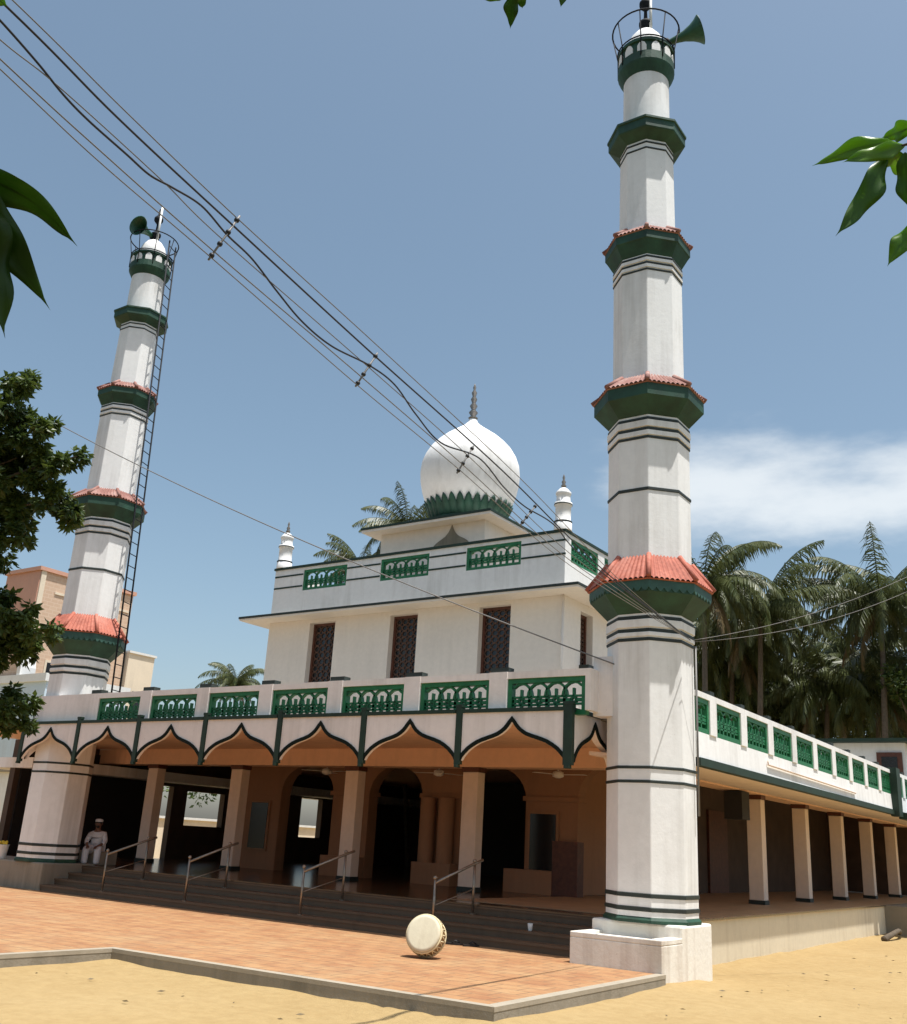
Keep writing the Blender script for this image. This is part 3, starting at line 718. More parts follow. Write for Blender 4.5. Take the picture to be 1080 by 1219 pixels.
def minaret(x, y, zf, label, right):
    T = thing('minaret', label, 'minaret', (x, y, 0), 'pair of tall white minarets')
    def lathe(name, mat, prof, n=8, smooth=False, par=T, sharp=True, caps=(True, True), bevel=0):
        b = MB(); b.rings([(r, zf(z)) for r, z in prof], n, x, y, OCT if n == 8 else 0, smooth, *caps)
        return b.build(name, mat, par, bevel)
    # shaft sections, each a little narrower
    lathe('shaft', M['minaret'], [(.665, .72), (.665, 5.2)], bevel=.012)
    lathe('shaft', M['minaret'], [(.665, 5.9), (.665, 8.5)], bevel=.012)
    lathe('shaft', M['minaret'], [(.60, 9.0), (.595, 11.55)], bevel=.012)
    lathe('shaft', M['minaret'], [(.50, 12.1), (.485, 14.0)], bevel=.012)
    lathe('shaft', M['minaret'], [(.43, 14.4), (.425, 15.7)], 32, True)
    def stripes(zs, r, h=.035, n=8):
        for z in zs: lathe('stripe', M['black'], [(r, z-h), (r+.012, z-h+.008), (r+.012, z+h-.008), (r, z+h)], n)
    stripes((.90, 1.08), .667, .03); stripes((2.63, 2.83), .667, .022); stripes((4.72, 4.86, 5.06), .667, .026)
    stripes((7.14,), .667, .028); stripes((8.03, 8.18, 8.36), .667, .024)
    stripes((11.19, 11.32, 11.45), .597, .02); stripes((13.79, 13.91), .487, .02)
    # white mouldings between the upper stripes
    for a, b_, r in ((4.76, 4.83, .685), (4.90, 5.03, .69), (8.06, 8.15, .685), (8.21, 8.33, .69), (11.22, 11.29, .612), (11.35, 11.42, .615)):
        lathe('moulding', M['minaret'], [(r-.02, a), (r, a+.006), (r, b_-.006), (r-.02, b_)])
    # green corbelled bands
    b1 = lathe('corbel_band', M['bandgreen'], [(.67, 5.12), (.92, 5.38), (.94, 5.40), (.94, 5.58), (.66, 5.585)])
    # scalloped apron on the lowest band
    sc_ = MB()
    for k in range(8):
        a0, a1 = OCT+PI/4*k, OCT+PI/4*(k+1); r = .958
        p, q = V((x+r*math.cos(a0), y+r*math.sin(a0), 0)), V((x+r*math.cos(a1), y+r*math.sin(a1), 0))
        n = 30; top = []; bot = []
        for i in range(n+1):
            c = p.lerp(q, i/n); top.append(c+V((0, 0, zf(5.575)))); bot.append(c+V((0, 0, zf(5.46-.055*abs(math.sin(PI*i/5))))))
        nn = ((p+q)/2-V((x, y, 0))).normalized()
        sc_.strip(top, bot, -nn*.016)
    sc_.build('scalloped_apron', M['apron'], b1)
    lathe('corbel_band', M['bandgreen'], [(.67, 8.42), (.895, 8.66), (.915, 8.68), (.915, 8.885), (.60, 8.89)])
    lathe('corbel_band', M['bandgreen'], [(.60, 11.49), (.73, 11.71), (.75, 11.73), (.75, 11.885), (.50, 11.89)])
    b4 = lathe('corbel_band', M['bandgreen'], [(.49, 13.97), (.69, 14.09), (.705, 14.11), (.705, 14.27), (.73, 14.28), (.73, 14.32), (.43, 14.45)])
    corr_roof(zf, x, y, .995, 5.585, .665, 6.02, 9).build('tile_skirt', M['tile'], T)
    corr_roof(zf, x, y, .945, 8.89, .60, 9.16, 9).build('tile_skirt', M['tilefaded'], T)
    corr_roof(zf, x, y, .775, 11.89, .50, 12.11, 8).build('tile_skirt', M['tilefaded'], T)
    # round gallery ring with little white arched panels
    g = lathe('gallery_ring', M['bandgreen'], [(.43, 15.56), (.52, 15.74), (.535, 15.78), (.535, 15.95), (.50, 15.955), (.50, 16.2), (.535, 16.205), (.535, 16.27), (.30, 16.275)], 32, False)
    pn = MB()
    for k in range(12):
        a = 2*PI*(k+.5)/12; t = V((-math.sin(a), math.cos(a), 0)); nn = V((math.cos(a), math.sin(a), 0)); c = V((x, y, 0))+nn*.494
        pts = [(-.085, 15.97), (.085, 15.97), (.085, 16.09), (.05, 16.16), (0, 16.19), (-.05, 16.16), (-.085, 16.09)]
        pn.prism(pts, lambda u, z, c=c, t=t: c+t*u+V((0, 0, zf(z))), nn*.024)
    pn.build('gallery_panel', M['minaret'], g)
    lathe('dome', M['white'], [(.36, 16.27), (.365, 16.36), (.35, 16.5), (.30, 16.66), (.21, 16.79), (.10, 16.87), (.04, 16.9)], 28, True)
    z0 = zf(16.9)
    f = MB(); f.rings([(.04, z0), (.05, z0+.06), (.13, z0+.13), (.13, z0+.2), (.04, z0+.28), (.03, z0+.5), (.12, z0+.62), (.12, z0+.70), (.04, z0+.80), (.02, z0+1.0)], 14, x, y); f.build('finial', M['ironblack'], T)
    pl = MB(); pl.tube([(x+.12, y-.03, z0-.15), (x+.12, y-.03, z0+1.0)], .03, 8); pl.build('mast', M['hornwhite'], T)
    # cage
    cg = MB()
    def ring(r, z, th): cg.tube([(x+r*math.cos(2*PI*k/36), y+r*math.sin(2*PI*k/36), z) for k in range(37)], th, 6, caps=False)
    ring(.64, zf(16.82), .016); ring(.54, zf(16.30), .014)
    for k in range(8):
        a = 2*PI*(k+.3)/8; cg.tube([(x+.54*math.cos(a), y+.54*math.sin(a), zf(15.85)), (x+.545*math.cos(a), y+.545*math.sin(a), zf(16.3)), (x+.64*math.cos(a), y+.64*math.sin(a), zf(16.82))], .012, 5)
    cg.build('railing_cage', M['ironblack'], T)
    lathe('base_ring', M['bandgreen'], [(.70, .72), (.70, .76), (.665, .80)])
    # plinth
    p = MB()
    if right:
        p.box(-6.93, -5.55, 13.96, 15.1, -.1, .72)
        o = p.build('pedestal', M['pedestal'], T, bevel=.03)
        q = MB(); q.box(-6.9, -5.55, 13.24, 13.958, -.1, .50); q.box(-6.9, -5.55, 13.24, 13.34, .50, .57); q.box(-6.9, -6.75, 13.34, 13.958, .50, .57); q.box(-5.75, -5.55, 13.34, 13.958, .50, .57)
        q.build('pedestal_step', M['pedestal'], T, bevel=.012)
        c = MB(); a = math.radians(14); c.tube([(x+.70*math.cos(a), y+.70*math.sin(a), z) for z in (2.2, 3.4, 4.72)], .016, 6); c.build('conduit_pipe', M['cablegrey'], T)
    else:
        p.box(x-3.2, x+.72, y-.6, y+.75, -.1, .72); p.build('pedestal', M['concrete'], T, bevel=.03)
        MB().box(x-.1, x+.75, y+.80, y+1.3, .69, .98).build('stone_ledge', M['concrete'], T, bevel=.02)
    return T
import bisect
def warp(z):
    K = [(0, 0), (2.9, 2.9), (5.6, 5.80), (9.0, 9.24), (11.97, 12.2), (14.38, 14.5), (16.3, 16.27), (19, 18.97)]
    for (a, b), (c, d) in zip(K, K[1:]):
        if z <= c: return b+(d-b)*(z-a)/(c-a)
    return z
MXY = (-6.21, 14.46); LXY = (-20.67, 14.46)
minaret(*MXY, lambda z: z, 'tall white octagonal minaret with green bands in the foreground on a stepped white pedestal', True)
minaret(*LXY, warp, 'farther white minaret with green bands and a ladder up its side, behind the verandah front', False)
def horn(loc, direction, label, L=.62, r=.27):
    T = thing('horn_loudspeaker', label, 'loudspeaker', loc, 'horn loudspeakers on the minarets')
    d = V(direction).normalized(); q = d.to_track_quat('Z', 'Y').to_matrix()
    loc = V(loc); xf = lambda p: loc + q @ p
    b = MB(); b.rings([(.05, 0), (.06, .1*L), (.075, .3*L), (.10, .5*L), (.16, .75*L), (r*.8, .9*L), (r, L), (r+.012, L+.012), (r-.015, L+.004), (r*.76, .9*L), (.14, .75*L), (.08, .5*L), (.02, .3*L)], 24, xf=xf, cap1=False); b.build('horn_bell', M['horngreen'], T)
    b = MB(); b.rings([(.085, -.2), (.095, -.18), (.095, .0), (.07, .02)], 18, xf=xf); b.build('horn_driver', M['ironblack'], T)
    b = MB(); b.tube([loc + q @ V((0, 0, -.05)), loc + q @ V((0, 0, -.05)) + V((0, 0, -.3))], .02); b.tube([loc + q @ V((0, 0, -.05)) + V((0, 0, -.3)), loc + q @ V((0, 0, -.2)) + V((0, 0, -.32)) - d*.25], .018); b.build('bracket', M['ironblack'], T)
    return T
hp = V((MXY[0], MXY[1], 0))
rr = RT.copy(); rr.z = 0; rr.normalize()
ff = FW.copy(); ff.z = 0; ff.normalize()
horn(hp + rr*.42 + V((0, 0, 16.55)) - ff*.1, rr*.9 - ff*.25 + V((0, 0, .30)), 'green horn loudspeaker pointing right from the top of the near minaret')
hl = V((LXY[0], LXY[1], 0))
horn(hl - rr*.1 + V((0, 0, 17.0)), -rr*.35 - ff*1 + V((0, 0, -.12)), 'dark round-mouthed horn loudspeaker atop the far minaret facing the yard')
# ladder up the far minaret
lad = thing('ladder', 'long dark iron ladder fixed to the right side of the far minaret', 'ladder', (LXY[0], LXY[1], 3.7))
ldir = V((.93, .36, 0)).normalized(); lt = V((-ldir.y, ldir.x, 0))
def lpt(s_, z):
    r = 1.06 + (.58-1.06)*(z-3.7)/12.5
    return hl + ldir*r + lt*s_ + V((0, 0, z))
for s_ in (-.17, .17):
    b = MB(); b.tube([lpt(s_, 3.7), lpt(s_, 8), lpt(s_, 16.7)], .022, 6); b.build('ladder_rail', M['ironblack'], lad)
b = MB()
z = 3.95
while z < 16.6: b.tube([lpt(-.17, z), lpt(.17, z)], .012, 5); z += .3
b.build('ladder_rungs', M['ironblack'], lad)

# ------------------------------------------------------------------ handrails
def handrail(x, label, xt):
    T = thing('handrail', label, 'handrail', (x, 13.97, PZ), 'steel handrails on the entrance steps')
    z0, z1 = PZ, FL-.123
    a, b_ = V((x, 13.97, 0)), V((xt, 14.78, 0))
    for p, zb, zt in ((a, PZ+.12, 1.06), (b_, FL-.126, 1.34)):
        q = MB(); q.tube([p+V((0, 0, zb)), p+V((0, 0, zt))], .022, 8); q.ball(p+V((0, 0, zt+.02)), .035); q.rings([(.05, zb), (.05, zb+.015)], 12, p.x, p.y); q.build('post', M['metal'], T)
    d = (b_-a); q = MB(); q.tube([a+V((0, 0, 1.0)), b_+V((0, 0, 1.32)), b_ + d*.22 + V((0, 0, 1.38))], .024, 8); q.build('top_rail', M['metal'], T)
    q = MB(); q.tube([a+V((0, 0, .66)), b_+V((0, 0, .92))], .010, 6)
    q.build('mid_rail', M['metal'], T)
handrail(-17.98, 'steel handrail beside the seated man, leftmost on the steps', -17.75)
handrail(-15.5, 'steel handrail in front of the second verandah column from the left', -15.3)
handrail(-12.55, 'steel handrail before the peach column between the two middle arches', -12.3)
handrail(-9.72, 'steel handrail just behind the leaning drum', -9.5)

# ------------------------------------------------------------------ drum
def drum():
    c0 = V((-8.25, 11.72, PZ)); R, D = .245, .23
    n = (-(FW.x)*.95, -(FW.y)*.95 , .28); n = (V((-.52*-1, -.82, .30))).normalized()
    n = (V((-FW.x*.9, -FW.y*.9, 0)) - rr*.32 + V((0, 0, .33))).normalized()
    q = n.to_track_quat('Z', 'Y').to_matrix()
    low = min((q @ V((R*math.cos(t), R*math.sin(t), zz))).z for t in [k*.1 for k in range(63)] for zz in (-D/2, D/2))
    c = c0 + V((0, 0, -low+.004)); xf = lambda p: c + q @ p
    T = thing('drum', 'round barrel drum with a pale skin head lying tilted on the orange paving', 'drum', c0)
    b = MB(); b.rings([(R*.94, -D/2), (R*1.0, -D/4), (R*1.02, 0), (R*1.0, D/4), (R*.95, D/2)], 40, xf=xf); b.build('shell', M['drumwood'], T)
    for s_ in (-1, 1):
        b = MB(); b.rings([(.001, s_*(D/2+.012)), (R*.8, s_*(D/2+.012)), (R*.95, s_*(D/2+.008)), (R*.97, s_*(D/2-.006)), (R*.96, s_*(D/2-.04))], 40, xf=xf, cap0=False, cap1=False); b.build('drum_head', M['drumskin'], T)
        b = MB(); b.tube([xf(V((R*1.0*math.cos(2*PI*k/40), R*1.0*math.sin(2*PI*k/40), s_*(D/2-.03)))) for k in range(41)], .014, 6, caps=False); b.build('hoop', M['rope'], T)
    b = MB()
    for k in range(20):
        a0 = 2*PI*k/20; a1 = 2*PI*(k+.5)/20; a2 = 2*PI*(k+1)/20
        P = lambda a, z, r: xf(V((r*math.cos(a), r*math.sin(a), z)))
        b.tube([P(a0, D/2-.03, R*1.01), P((a0+a1)/2, 0, R*1.045), P(a1, -D/2+.03, R*1.01), P((a1+a2)/2, 0, R*1.045), P(a2, D/2-.03, R*1.01)], .008, 5)
    b.build('lacing', M['rope'], T)
drum()
# sandals and cup at the foot of the steps
def sandal(x, y, rot, label):
    T = thing('sandal', label, 'sandal', (x, y, PZ), 'dark sandals left by the steps')
    c, s_ = math.cos(rot), math.sin(rot); P = lambda a, b: (x+a*c-b*s_, y+a*s_+b*c, PZ+.006)
    ol = [(-.12, -.03), (-.05, -.035), (.06, -.045), (.12, -.03), (.135, 0), (.12, .03), (.06, .045), (-.05, .035), (-.12, .03), (-.135, 0)]
    b = MB(); b.prism(ol, P, (0, 0, .024)); b.build('sole', M['rubber'], T)
    b = MB()
    for sg in (-1, 1): b.tube([V(P(.085, 0))+V((0, 0, .028)), V(P(.03, sg*.03))+V((0, 0, .06)), V(P(-.03, sg*.042))+V((0, 0, .022))], .009, 6)
    b.build('strap', M['rubber'], T)
sandal(-9.05, 13.6, .4, 'dark sandal at the foot of the steps, the left one of the pair')
sandal(-8.78, 13.66, .9, 'dark sandal at the foot of the steps, the right one of the pair')
cup = MB(); cup.rings([(.03, FL-.245), (.035, FL-.2), (.042, FL-.14), (.038, FL-.14), (.03, FL-.2)], 16, -8.2, 14.42)
tag(cup.build('cup', M['hornwhite']), 'small white cup left standing on the dark steps', 'cup')
bp_ = V((-20.75, 13.98, .72))
bk = thing('bucket', 'white plastic bucket heaped with yellow flowers on the far minaret plinth', 'bucket', bp_)
b = MB(); b.rings([(.15, .72), (.165, .85), (.185, 1.0), (.20, 1.02), (.18, 1.02)], 24, bp_.x-1.05, bp_.y, cap1=False); b.build('pail', M['bucket'], bk)
b = MB()
for k in range(40):
    a = rnd.random()*6.28; r = .16*math.sqrt(rnd.random()); b.ball((bp_.x-1.05+r*math.cos(a), bp_.y+r*math.sin(a), 1.02+.05*rnd.random()), .035, 7, 5)
b.build('flowers', M['yellow'], bk)

T_ = MB(); p0 = V((-5.75, 27.2, .0)); T_.tube(smooth_path([p0, p0+V((.10, .5, .10)), p0+V((.12, 1.1, .16)), p0+V((.05, 1.7, .10)), p0+V((-.1, 2.3, .02))]), .075, 8, r1=.03)
tag(T_.build('fallen_palm_stalk', M['bark']), 'curved brown palm stalk lying on the sand against the wing plinth', 'palm stalk')
lt_ = MB(); rl = random.Random(77)
for k in range(150):
    x, y = rl.uniform(-12, 0), rl.uniform(6.3, 22)
    if (x < -4.9 and y > 8.6) or (x < -10.7): 
        if not (x < -10.9 and y > 8): x += 6 
    a = rl.uniform(0, 6.28); L = rl.uniform(.02, .055); d = V((math.cos(a), math.sin(a), 0)); n_ = V((-d.y, d.x, 0))
    if -5.7 < x < 0.5 or y < 8.4:
        c = V((x, y, .028)); lt_.add([c-d*L+V((0, 0, .004)), c+n_*L*.3+V((0, 0, .015)), c+d*L+V((0, 0, .006)), c-n_*L*.3], [(0, 1, 2, 3)])
o = lt_.build('leaf_litter', M['frondold']); tag(o, 'scattered small dry leaves lying on the yellow sand', 'leaf litter'); o['kind'] = 'stuff'

# ------------------------------------------------------------------ seated man
def skinned(name, pts, edges, mat, parent, sub=2, root=0):
    org = V(parent['_org']) if parent is not None else V((0, 0, 0))
    me = bpy.data.meshes.new(name); me.from_pydata([tuple(V(p[:3])-org) for p in pts], edges, []); o = bpy.data.objects.new(name, me); COL.objects.link(o)
    me.materials.append(mat)
    if parent is not None: o.parent = parent
    o['_org'] = list(org)
    mod = o.modifiers.new('skin', 'SKIN'); mod.use_smooth_shade = True
    for i, d in enumerate(me.skin_vertices[0].data):
        r = pts[i][3]; d.radius = (r, r) if not isinstance(r, tuple) else r; d.use_root = (i == root)
    s_ = o.modifiers.new('sub', 'SUBSURF'); s_.levels = sub; s_.render_levels = sub
    return o
def man(base, face):
    """seated on the top step, forearms on knees; base = seat point"""
    T = thing('person', 'man in white shirt, lungi and cap sitting on the steps, forearms on knees', 'person', base)
    fz = V(face).normalized(); rt = V((-fz.y, fz.x, 0))*-1; B = V(base)
    K = .87
    def P(f, r, z, rad): p = B + (fz*f + rt*r + V((0, 0, z)))*K; return (p.x, p.y, p.z, tuple(q*K for q in rad) if isinstance(rad, tuple) else rad*K)
    pts = [P(0, 0, .10, .11), P(.02, 0, .26, .105), P(.06, 0, .42, .115), P(.09, 0, .53, .085), P(.11, 0, .60, .055), P(.13, 0, .68, .075), P(.145, 0, .77, .088), P(.14, 0, .83, .05)]
    E = [(0, 1), (1, 2), (2, 3), (3, 4), (4, 5), (5, 6), (6, 7)]
    for sg in (-1, 1):
        i = len(pts)
        pts += [P(.08, sg*.17, .50, .062), P(.14, sg*.24, .30, .045), P(.34, sg*.17, .22, .034), P(.42, sg*.13, .20, .026), P(.46, sg*.11, .185, (.034, .018))]
        E += [(3, i), (i, i+1), (i+1, i+2), (i+2, i+3), (i+3, i+4)]
        tip = i+4
        for k, (dr, L) in enumerate(((-.027, .062), (-.009, .075), (.009, .07), (.027, .055))):
            j = len(pts); pts += [P(.495, sg*.105+dr, .178, .009), P(.495+L*.55, sg*.10+dr, .155, .0085), P(.495+L*.8, sg*.10+dr, .12, .007)]
            E += [(tip, j), (j, j+1), (j+1, j+2)]
        j = len(pts); pts += [P(.465, sg*.11-sg*.04, .17, .010), P(.50, sg*.11-sg*.05, .145, .0085)]; E += [(i+3, j), (j, j+1)]
        k0 = len(pts)
        pts += [P(.05, sg*.10, .09, .095), P(.40, sg*.16, .14, .07), P(.41, sg*.16, -.10, .055), P(.38, sg*.16, -.30, .038), P(.42, sg*.165, -.345, .035), P(.53, sg*.18, -.36, (.04, .02))]
        E += [(0, k0)] + [(k0+q, k0+q+1) for q in range(5)]
    skinned('body', pts, E, M['skin'], T)
    # shirt
    sp = [P(0, 0, .09, .16), P(.02, 0, .26, .165), P(.06, 0, .42, .185), P(.085, 0, .525, .125), P(.10, 0, .565, .07)]
    se = [(0, 1), (1, 2), (2, 3), (3, 4)]
    for sg in (-1, 1):
        i = len(sp); sp += [P(.08, sg*.17, .50, .082), P(.14, sg*.245, .31, .065), P(.28, sg*.20, .24, .055)]; se += [(3, i), (i, i+1), (i+1, i+2)]
    skinned('shirt', sp, se, M['cloth'], T)
    # lungi
    lp = [P(0, 0, .10, .165)]; le = []
    for sg in (-1, 1):
        i = len(lp); lp += [P(.10, sg*.10, .10, .125), P(.40, sg*.15, .135, .10), P(.42, sg*.155, -.06, .09), P(.41, sg*.155, -.26, .085)]; le += [(0, i), (i, i+1), (i+1, i+2), (i+2, i+3)]
    skinned('lungi', lp, le, M['cloth'], T)
    hc = B + (fz*.14 + V((0, 0, .765)))*K
    q = MB()
    q.rings([(.098, .035), (.099, .06), (.096, .09), (.075, .105), (.02, .112)], 20, xf=lambda p: hc + (fz*-.01 + V((p.x, p.y, p.z)))*K, cap0=False); q.build('cap', M['cloth'], T)
    q = MB(); q.ball(hc - fz*K*.022 + V((0, 0, .012))*K, .094*K, 16, 10, (1, 1, .98)); q.build('hair', M['hair'], T)
    q = MB(); q.ball(hc + fz*K*.085 + V((0, 0, -.01))*K, .016*K, 8, 6, (1, 1, 1.5)); q.ball(hc + fz*K*.075 + V((0, 0, -.055))*K, .02*K, 8, 6, (1.4, 1, .45))
    for sg in (-1, 1): q.ball(hc + rt*K*sg*.088 + V((0, 0, -.012))*K, .02*K, 8, 6, (.6, 1, 1.5))
    q.build('face', M['skin'], T)
    q = MB()
    for sg in (-1, 1): q.ball(hc + fz*K*.082 + rt*K*sg*.033 + V((0, 0, .012))*K, .011*K, 8, 6)
    q.build('eye', M['hair'], T)
    q = MB(); q.ball(hc + fz*K*.055 + V((0, 0, -.085))*K, .05*K, 10, 7, (1, 1, .8)); q.build('beard', M['hair'], T)
man((-20.28, 15.42, .93), (.62, -.78, 0))

# ------------------------------------------------------------------ overhead cables
def bundle_depth(u): k = (u-265)/(254.6-.2*u); return 6.7*(1+.2*k)
CL = [(-420, -300), (0, 0)]
def cable(uv, r, mat, label):
    pts = [at(u, v, bundle_depth(u)) for u, v in uv]
    b = MB(); b.tube(smooth_path(pts), r, 6); tag(b.build('overhead_cable', mat), label, 'cable', 'overhead cables running to the near minaret')
end = (822, 762)
cable([(-500, -490), (15, 0), (150, 133), (285, 262), (450, 412), (620, 570), (735, 688), end], .0042, M['cablegrey'], 'thin wire, uppermost of the bundle crossing the sky')
cable([(-500, -470), (5, 5), (140, 140), (275, 266), (440, 418), (600, 562), (720, 680), end], .0072, M['cableblack'], 'thick straight black cable in the bundle, second from the top')
cable([(-500, -440), (-250, -212), (-110, -84), (-45, -22), (0, 24), (45, 75), (75, 112), (105, 143), (150, 183), (178, 208), (205, 223), (240, 245), (270, 279), (300, 308), (330, 347), (360, 383), (395, 412), (440, 435), (470, 458), (495, 493), (525, 527), (570, 545), (600, 580), (625, 603), (660, 625), (700, 668), end], .0072, M['cableblack'], 'wavy black cable wandering through the middle of the bundle')
cable([(-500, -420), (-250, -185), (-100, -45), (0, 47), (70, 103), (190, 212), (265, 285), (440, 438), (560, 545), (680, 660), end], .0040, M['cablegrey'], 'thin wire running just below the wavy black cable')
cable([(-500, -400), (0, 70), (120, 180), (258, 302), (432, 450), (552, 554), (680, 668), end], .0046, M['cablegrey'], 'thin wire, second from the bottom of the bundle')
cable([(-500, -385), (0, 82), (120, 194), (252, 307), (425, 458), (548, 560), (680, 674), end], .0040, M['cablegrey'], 'thin wire, lowest of the bundle crossing the sky')
for (a, b_, nm) in (((282, 262), (252, 304), 'spacer clamp on the cables nearest the top left of the sky'), ((447, 424), (426, 456), 'spacer clamp on the cables halfway across the sky'), ((562, 534), (546, 560), 'spacer clamp on the cables in front of the onion dome'), ((637, 603), (622, 622), 'spacer clamp on the cables beside the dome')):
    T = thing('cable_spacer', nm, 'cable spacer', at(*a, bundle_depth(a[0])), 'spacer clamps on the overhead cables')
    p, q = at(*a, bundle_depth(a[0])), at(*b_, bundle_depth(b_[0]))
    b = MB(); b.tube([p+(p-q)*.12, q+(q-p)*.12], .008, 6); b.build('rod', M['cablegrey'], T)
    for t in (.0, .35, .68, 1.0):
        b = MB(); b.ball(p.lerp(q, t), .02, 8, 6); b.build('insulator', M['rubber'], T)
def wire(p0, p1, sag, r, mat, label):
    p0, p1 = V(p0), V(p1)
    b = MB(); b.tube([p0.lerp(p1, i/24) - V((0, 0, sag*4*(i/24)*(1-i/24))) for i in range(25)], r, 5)
    tag(b.build('service_wire', mat), label, 'wire', 'single service wires to the minarets')
wire(at(60, 500, 24.5), at(790, 812, 14.85), .25, .011, M['cablegrey'], 'single thin wire strung from the far minaret across the upper storey')
wire(at(826, 762, 14.9), at(1110, 672, 17.5), .18, .0045, M['cablegrey'], 'grey wire leaving the near minaret to the right, the upper of two')
wire(at(826, 764, 14.9), at(1110, 690, 17.5), .22, .0045, M['cablegrey'], 'grey wire leaving the near minaret to the right, the lower of two')

# ------------------------------------------------------------------ palms
def frond(b, base, yaw, elev, L, droop, r, lw=.066):
    """arching rachis with drooping leaflets"""
    d = V((math.cos(yaw), math.sin(yaw), 0)); side = V((-d.y, d.x, 0)); pts = []
    p = V(base); e = elev; n = 12
    for i in range(n+1):
        pts.append(p.copy()); dd = d*math.cos(e)+V((0, 0, math.sin(e))); p = p+dd*(L/n); e -= droop/n*(.45+1.1*i/n)
    b.tube(pts, .03, 4, r1=.008, caps=False)
    nl = 58
    roll = r.uniform(-.5, .5)
    for i in range(3, nl):
        t = i/nl; f = t*n; k = min(int(f), n-1); c = pts[k].lerp(pts[k+1], f-k); ax = (pts[k+1]-pts[k]).normalized()
        ll = L*.225*(math.sin(PI*min(1, .16+t*.86))**.6+.12)*r.uniform(.8, 1.1)
        for sg in (-1, 1):
            up = side.cross(ax)
            sd = (side*sg*math.cos(roll*sg) + up*(.25 - .2*sg*roll))
            q = (sd*.8 + ax*(.45+.5*t+r.uniform(-.2, .25)) + V((0, 0, r.uniform(-1.5, -.35)))).normalized()
            m1 = c+q*ll*.5; tip = m1 + (q*.75 + V((0, 0, -.55-.8*r.random()))).normalized()*ll*.5
            w = ax*lw
            b.add([c-w*.5, c+w*.5, m1-w*.55, m1+w*.55, tip], [(0, 1, 3, 2), (2, 3, 4)])
def palm_mesh(seed, L, n=40):
    r = random.Random(seed); b = MB(); dry = MB()
    for k in range(n):
        yaw = k*2.39996+r.uniform(-.25, .25); t = k/n
        elev = .92 - 1.55*t + r.uniform(-.22, .22)
        frond(b, V((math.cos(yaw)*.12, math.sin(yaw)*.12, .25*(1-t))), yaw, elev, L*r.uniform(.85, 1.08)*(.78+.3*math.sin(PI*min(1, t+.2))), 1.35+.45*t+r.uniform(-.4, .45), r)
    for k in range(2):
        yaw = r.uniform(0, 6.28); frond(dry, V((math.cos(yaw)*.12, math.sin(yaw)*.12, -.1)), yaw, -.75+r.uniform(-.2, .2), L*.8, .9, r)
    return b, dry
PALMS = []
def palm(crown, proto, lean, label, group='coconut palms behind the mosque', scale=1.0, rot=0):
    c = V(crown); base = V((c.x+lean[0], c.y+lean[1], -.1))
    T = thing('coconut_palm', label, 'palm tree', base, group)
    pts = [base.lerp(c, t) + V((-lean[0], -lean[1], 0))*(.35*math.sin(PI*t)*.5) for t in [i/10 for i in range(11)]]
    b = MB(); b.tube(pts, lambda t: (.20-.09*t+.10*max(0, .12-t)*4)*scale, 10); b.build('trunk', M['trunk'], T)
    for nm, me in (('crown', proto[0]), ('dry_fronds', proto[1])):
        o = bpy.data.objects.new(nm, me); COL.objects.link(o); o.parent = T; o.location = c-base; o.rotation_euler = (0, 0, rot); o.scale = (scale,)*3; o['_org'] = [0, 0, 0]
    cn = MB(); r = random.Random(int(c.x*100))
    for k in range(9):
        a = r.uniform(0, 6.28); cn.ball(c+V((.28*math.cos(a), .28*math.sin(a), -.25-.2*r.random())), .13, 8, 6)
    cn.build('coconuts', M['frondold'], T)
    return T
protos = []
for s_ in (3, 11, 29):
    b, dry = palm_mesh(s_, 5.0)
    pr = []
    for nm, q, mt in (('crown', b, M['frond']), ('dry_fronds', dry, M['frondold'])):
        me = bpy.data.meshes.new(nm); me.from_pydata([tuple(p) for p in q.v], [], q.f); me.materials.append(mt); me.update(); pr.append(me)
    protos.append(pr)
PL = [  # u, v, depth, proto, scale, rotation, label
    (838, 668, 50, 0, .92, .3, 'coconut palm half hidden right behind the near minaret'),
    (905, 700, 53, 1, 1.0, 1.2, 'tall coconut palm standing clear of the minaret, first full crown to its right'),
    (985, 790, 55, 2, 1.0, 2.2, 'shorter coconut palm with splayed fronds between the two tallest right-hand palms'),
    (1048, 690, 52, 0, 1.0, 4.0, 'tallest coconut palm at the right, its crown highest above the wing roof'),
    (1090, 705, 56, 1, 1.0, 5.1, 'coconut palm cut by the right edge of the photo'),
    (870, 772, 57, 2, 1.0, .9, 'low coconut palm whose crown hangs beside the lower minaret shaft'),
    (1045, 800, 54, 1, 1.0, 3.0, 'low coconut palm drooping over the stair room at the wing end'),
    (872, 735, 56, 2, .95, 3.6, 'coconut palm crown tucked between the near minaret and the first full crown'),
    (1020, 760, 60, 1, 1.0, 5.0, 'coconut palm crown just below and left of the tallest one'),
    (925, 830, 58, 2, 1.0, 4.4, 'low coconut palm with fronds dipping behind the middle of the wing railing'),
    (860, 840, 64, 0, 1.0, 2.6, 'lowest coconut palm against the minaret shaft, just over the first wing panels'),
    (1090, 830, 60, 2, 1.0, 1.9, 'low coconut palm at the right edge behind the stair room roof'),
    (945, 790, 60, 0, .95, 5.6, 'low coconut palm farther back between the others, showing just above the wing railing'),
]
for u, v, dp, pr, s_, rot, lab in PL:
    palm(at(u, v+26, dp), protos[pr], (rnd.uniform(-1.5, 1.5), rnd.uniform(-1, 1.5)), lab, scale=s_, rot=rot)
palm(at(486, 630, 40), protos[1], (.6, .8), 'coconut palm rising behind the onion dome, touching its left side', scale=.46, rot=.4)
palm(at(430, 676, 41), protos[2], (-.6, .8), 'coconut palm behind the upper parapet, lower left of the dome', scale=.44, rot=2.0)
palm(at(281, 812, 48), protos[0], (.3, .5), 'small distant palm tip above the left verandah railing', scale=.36, rot=1.0)

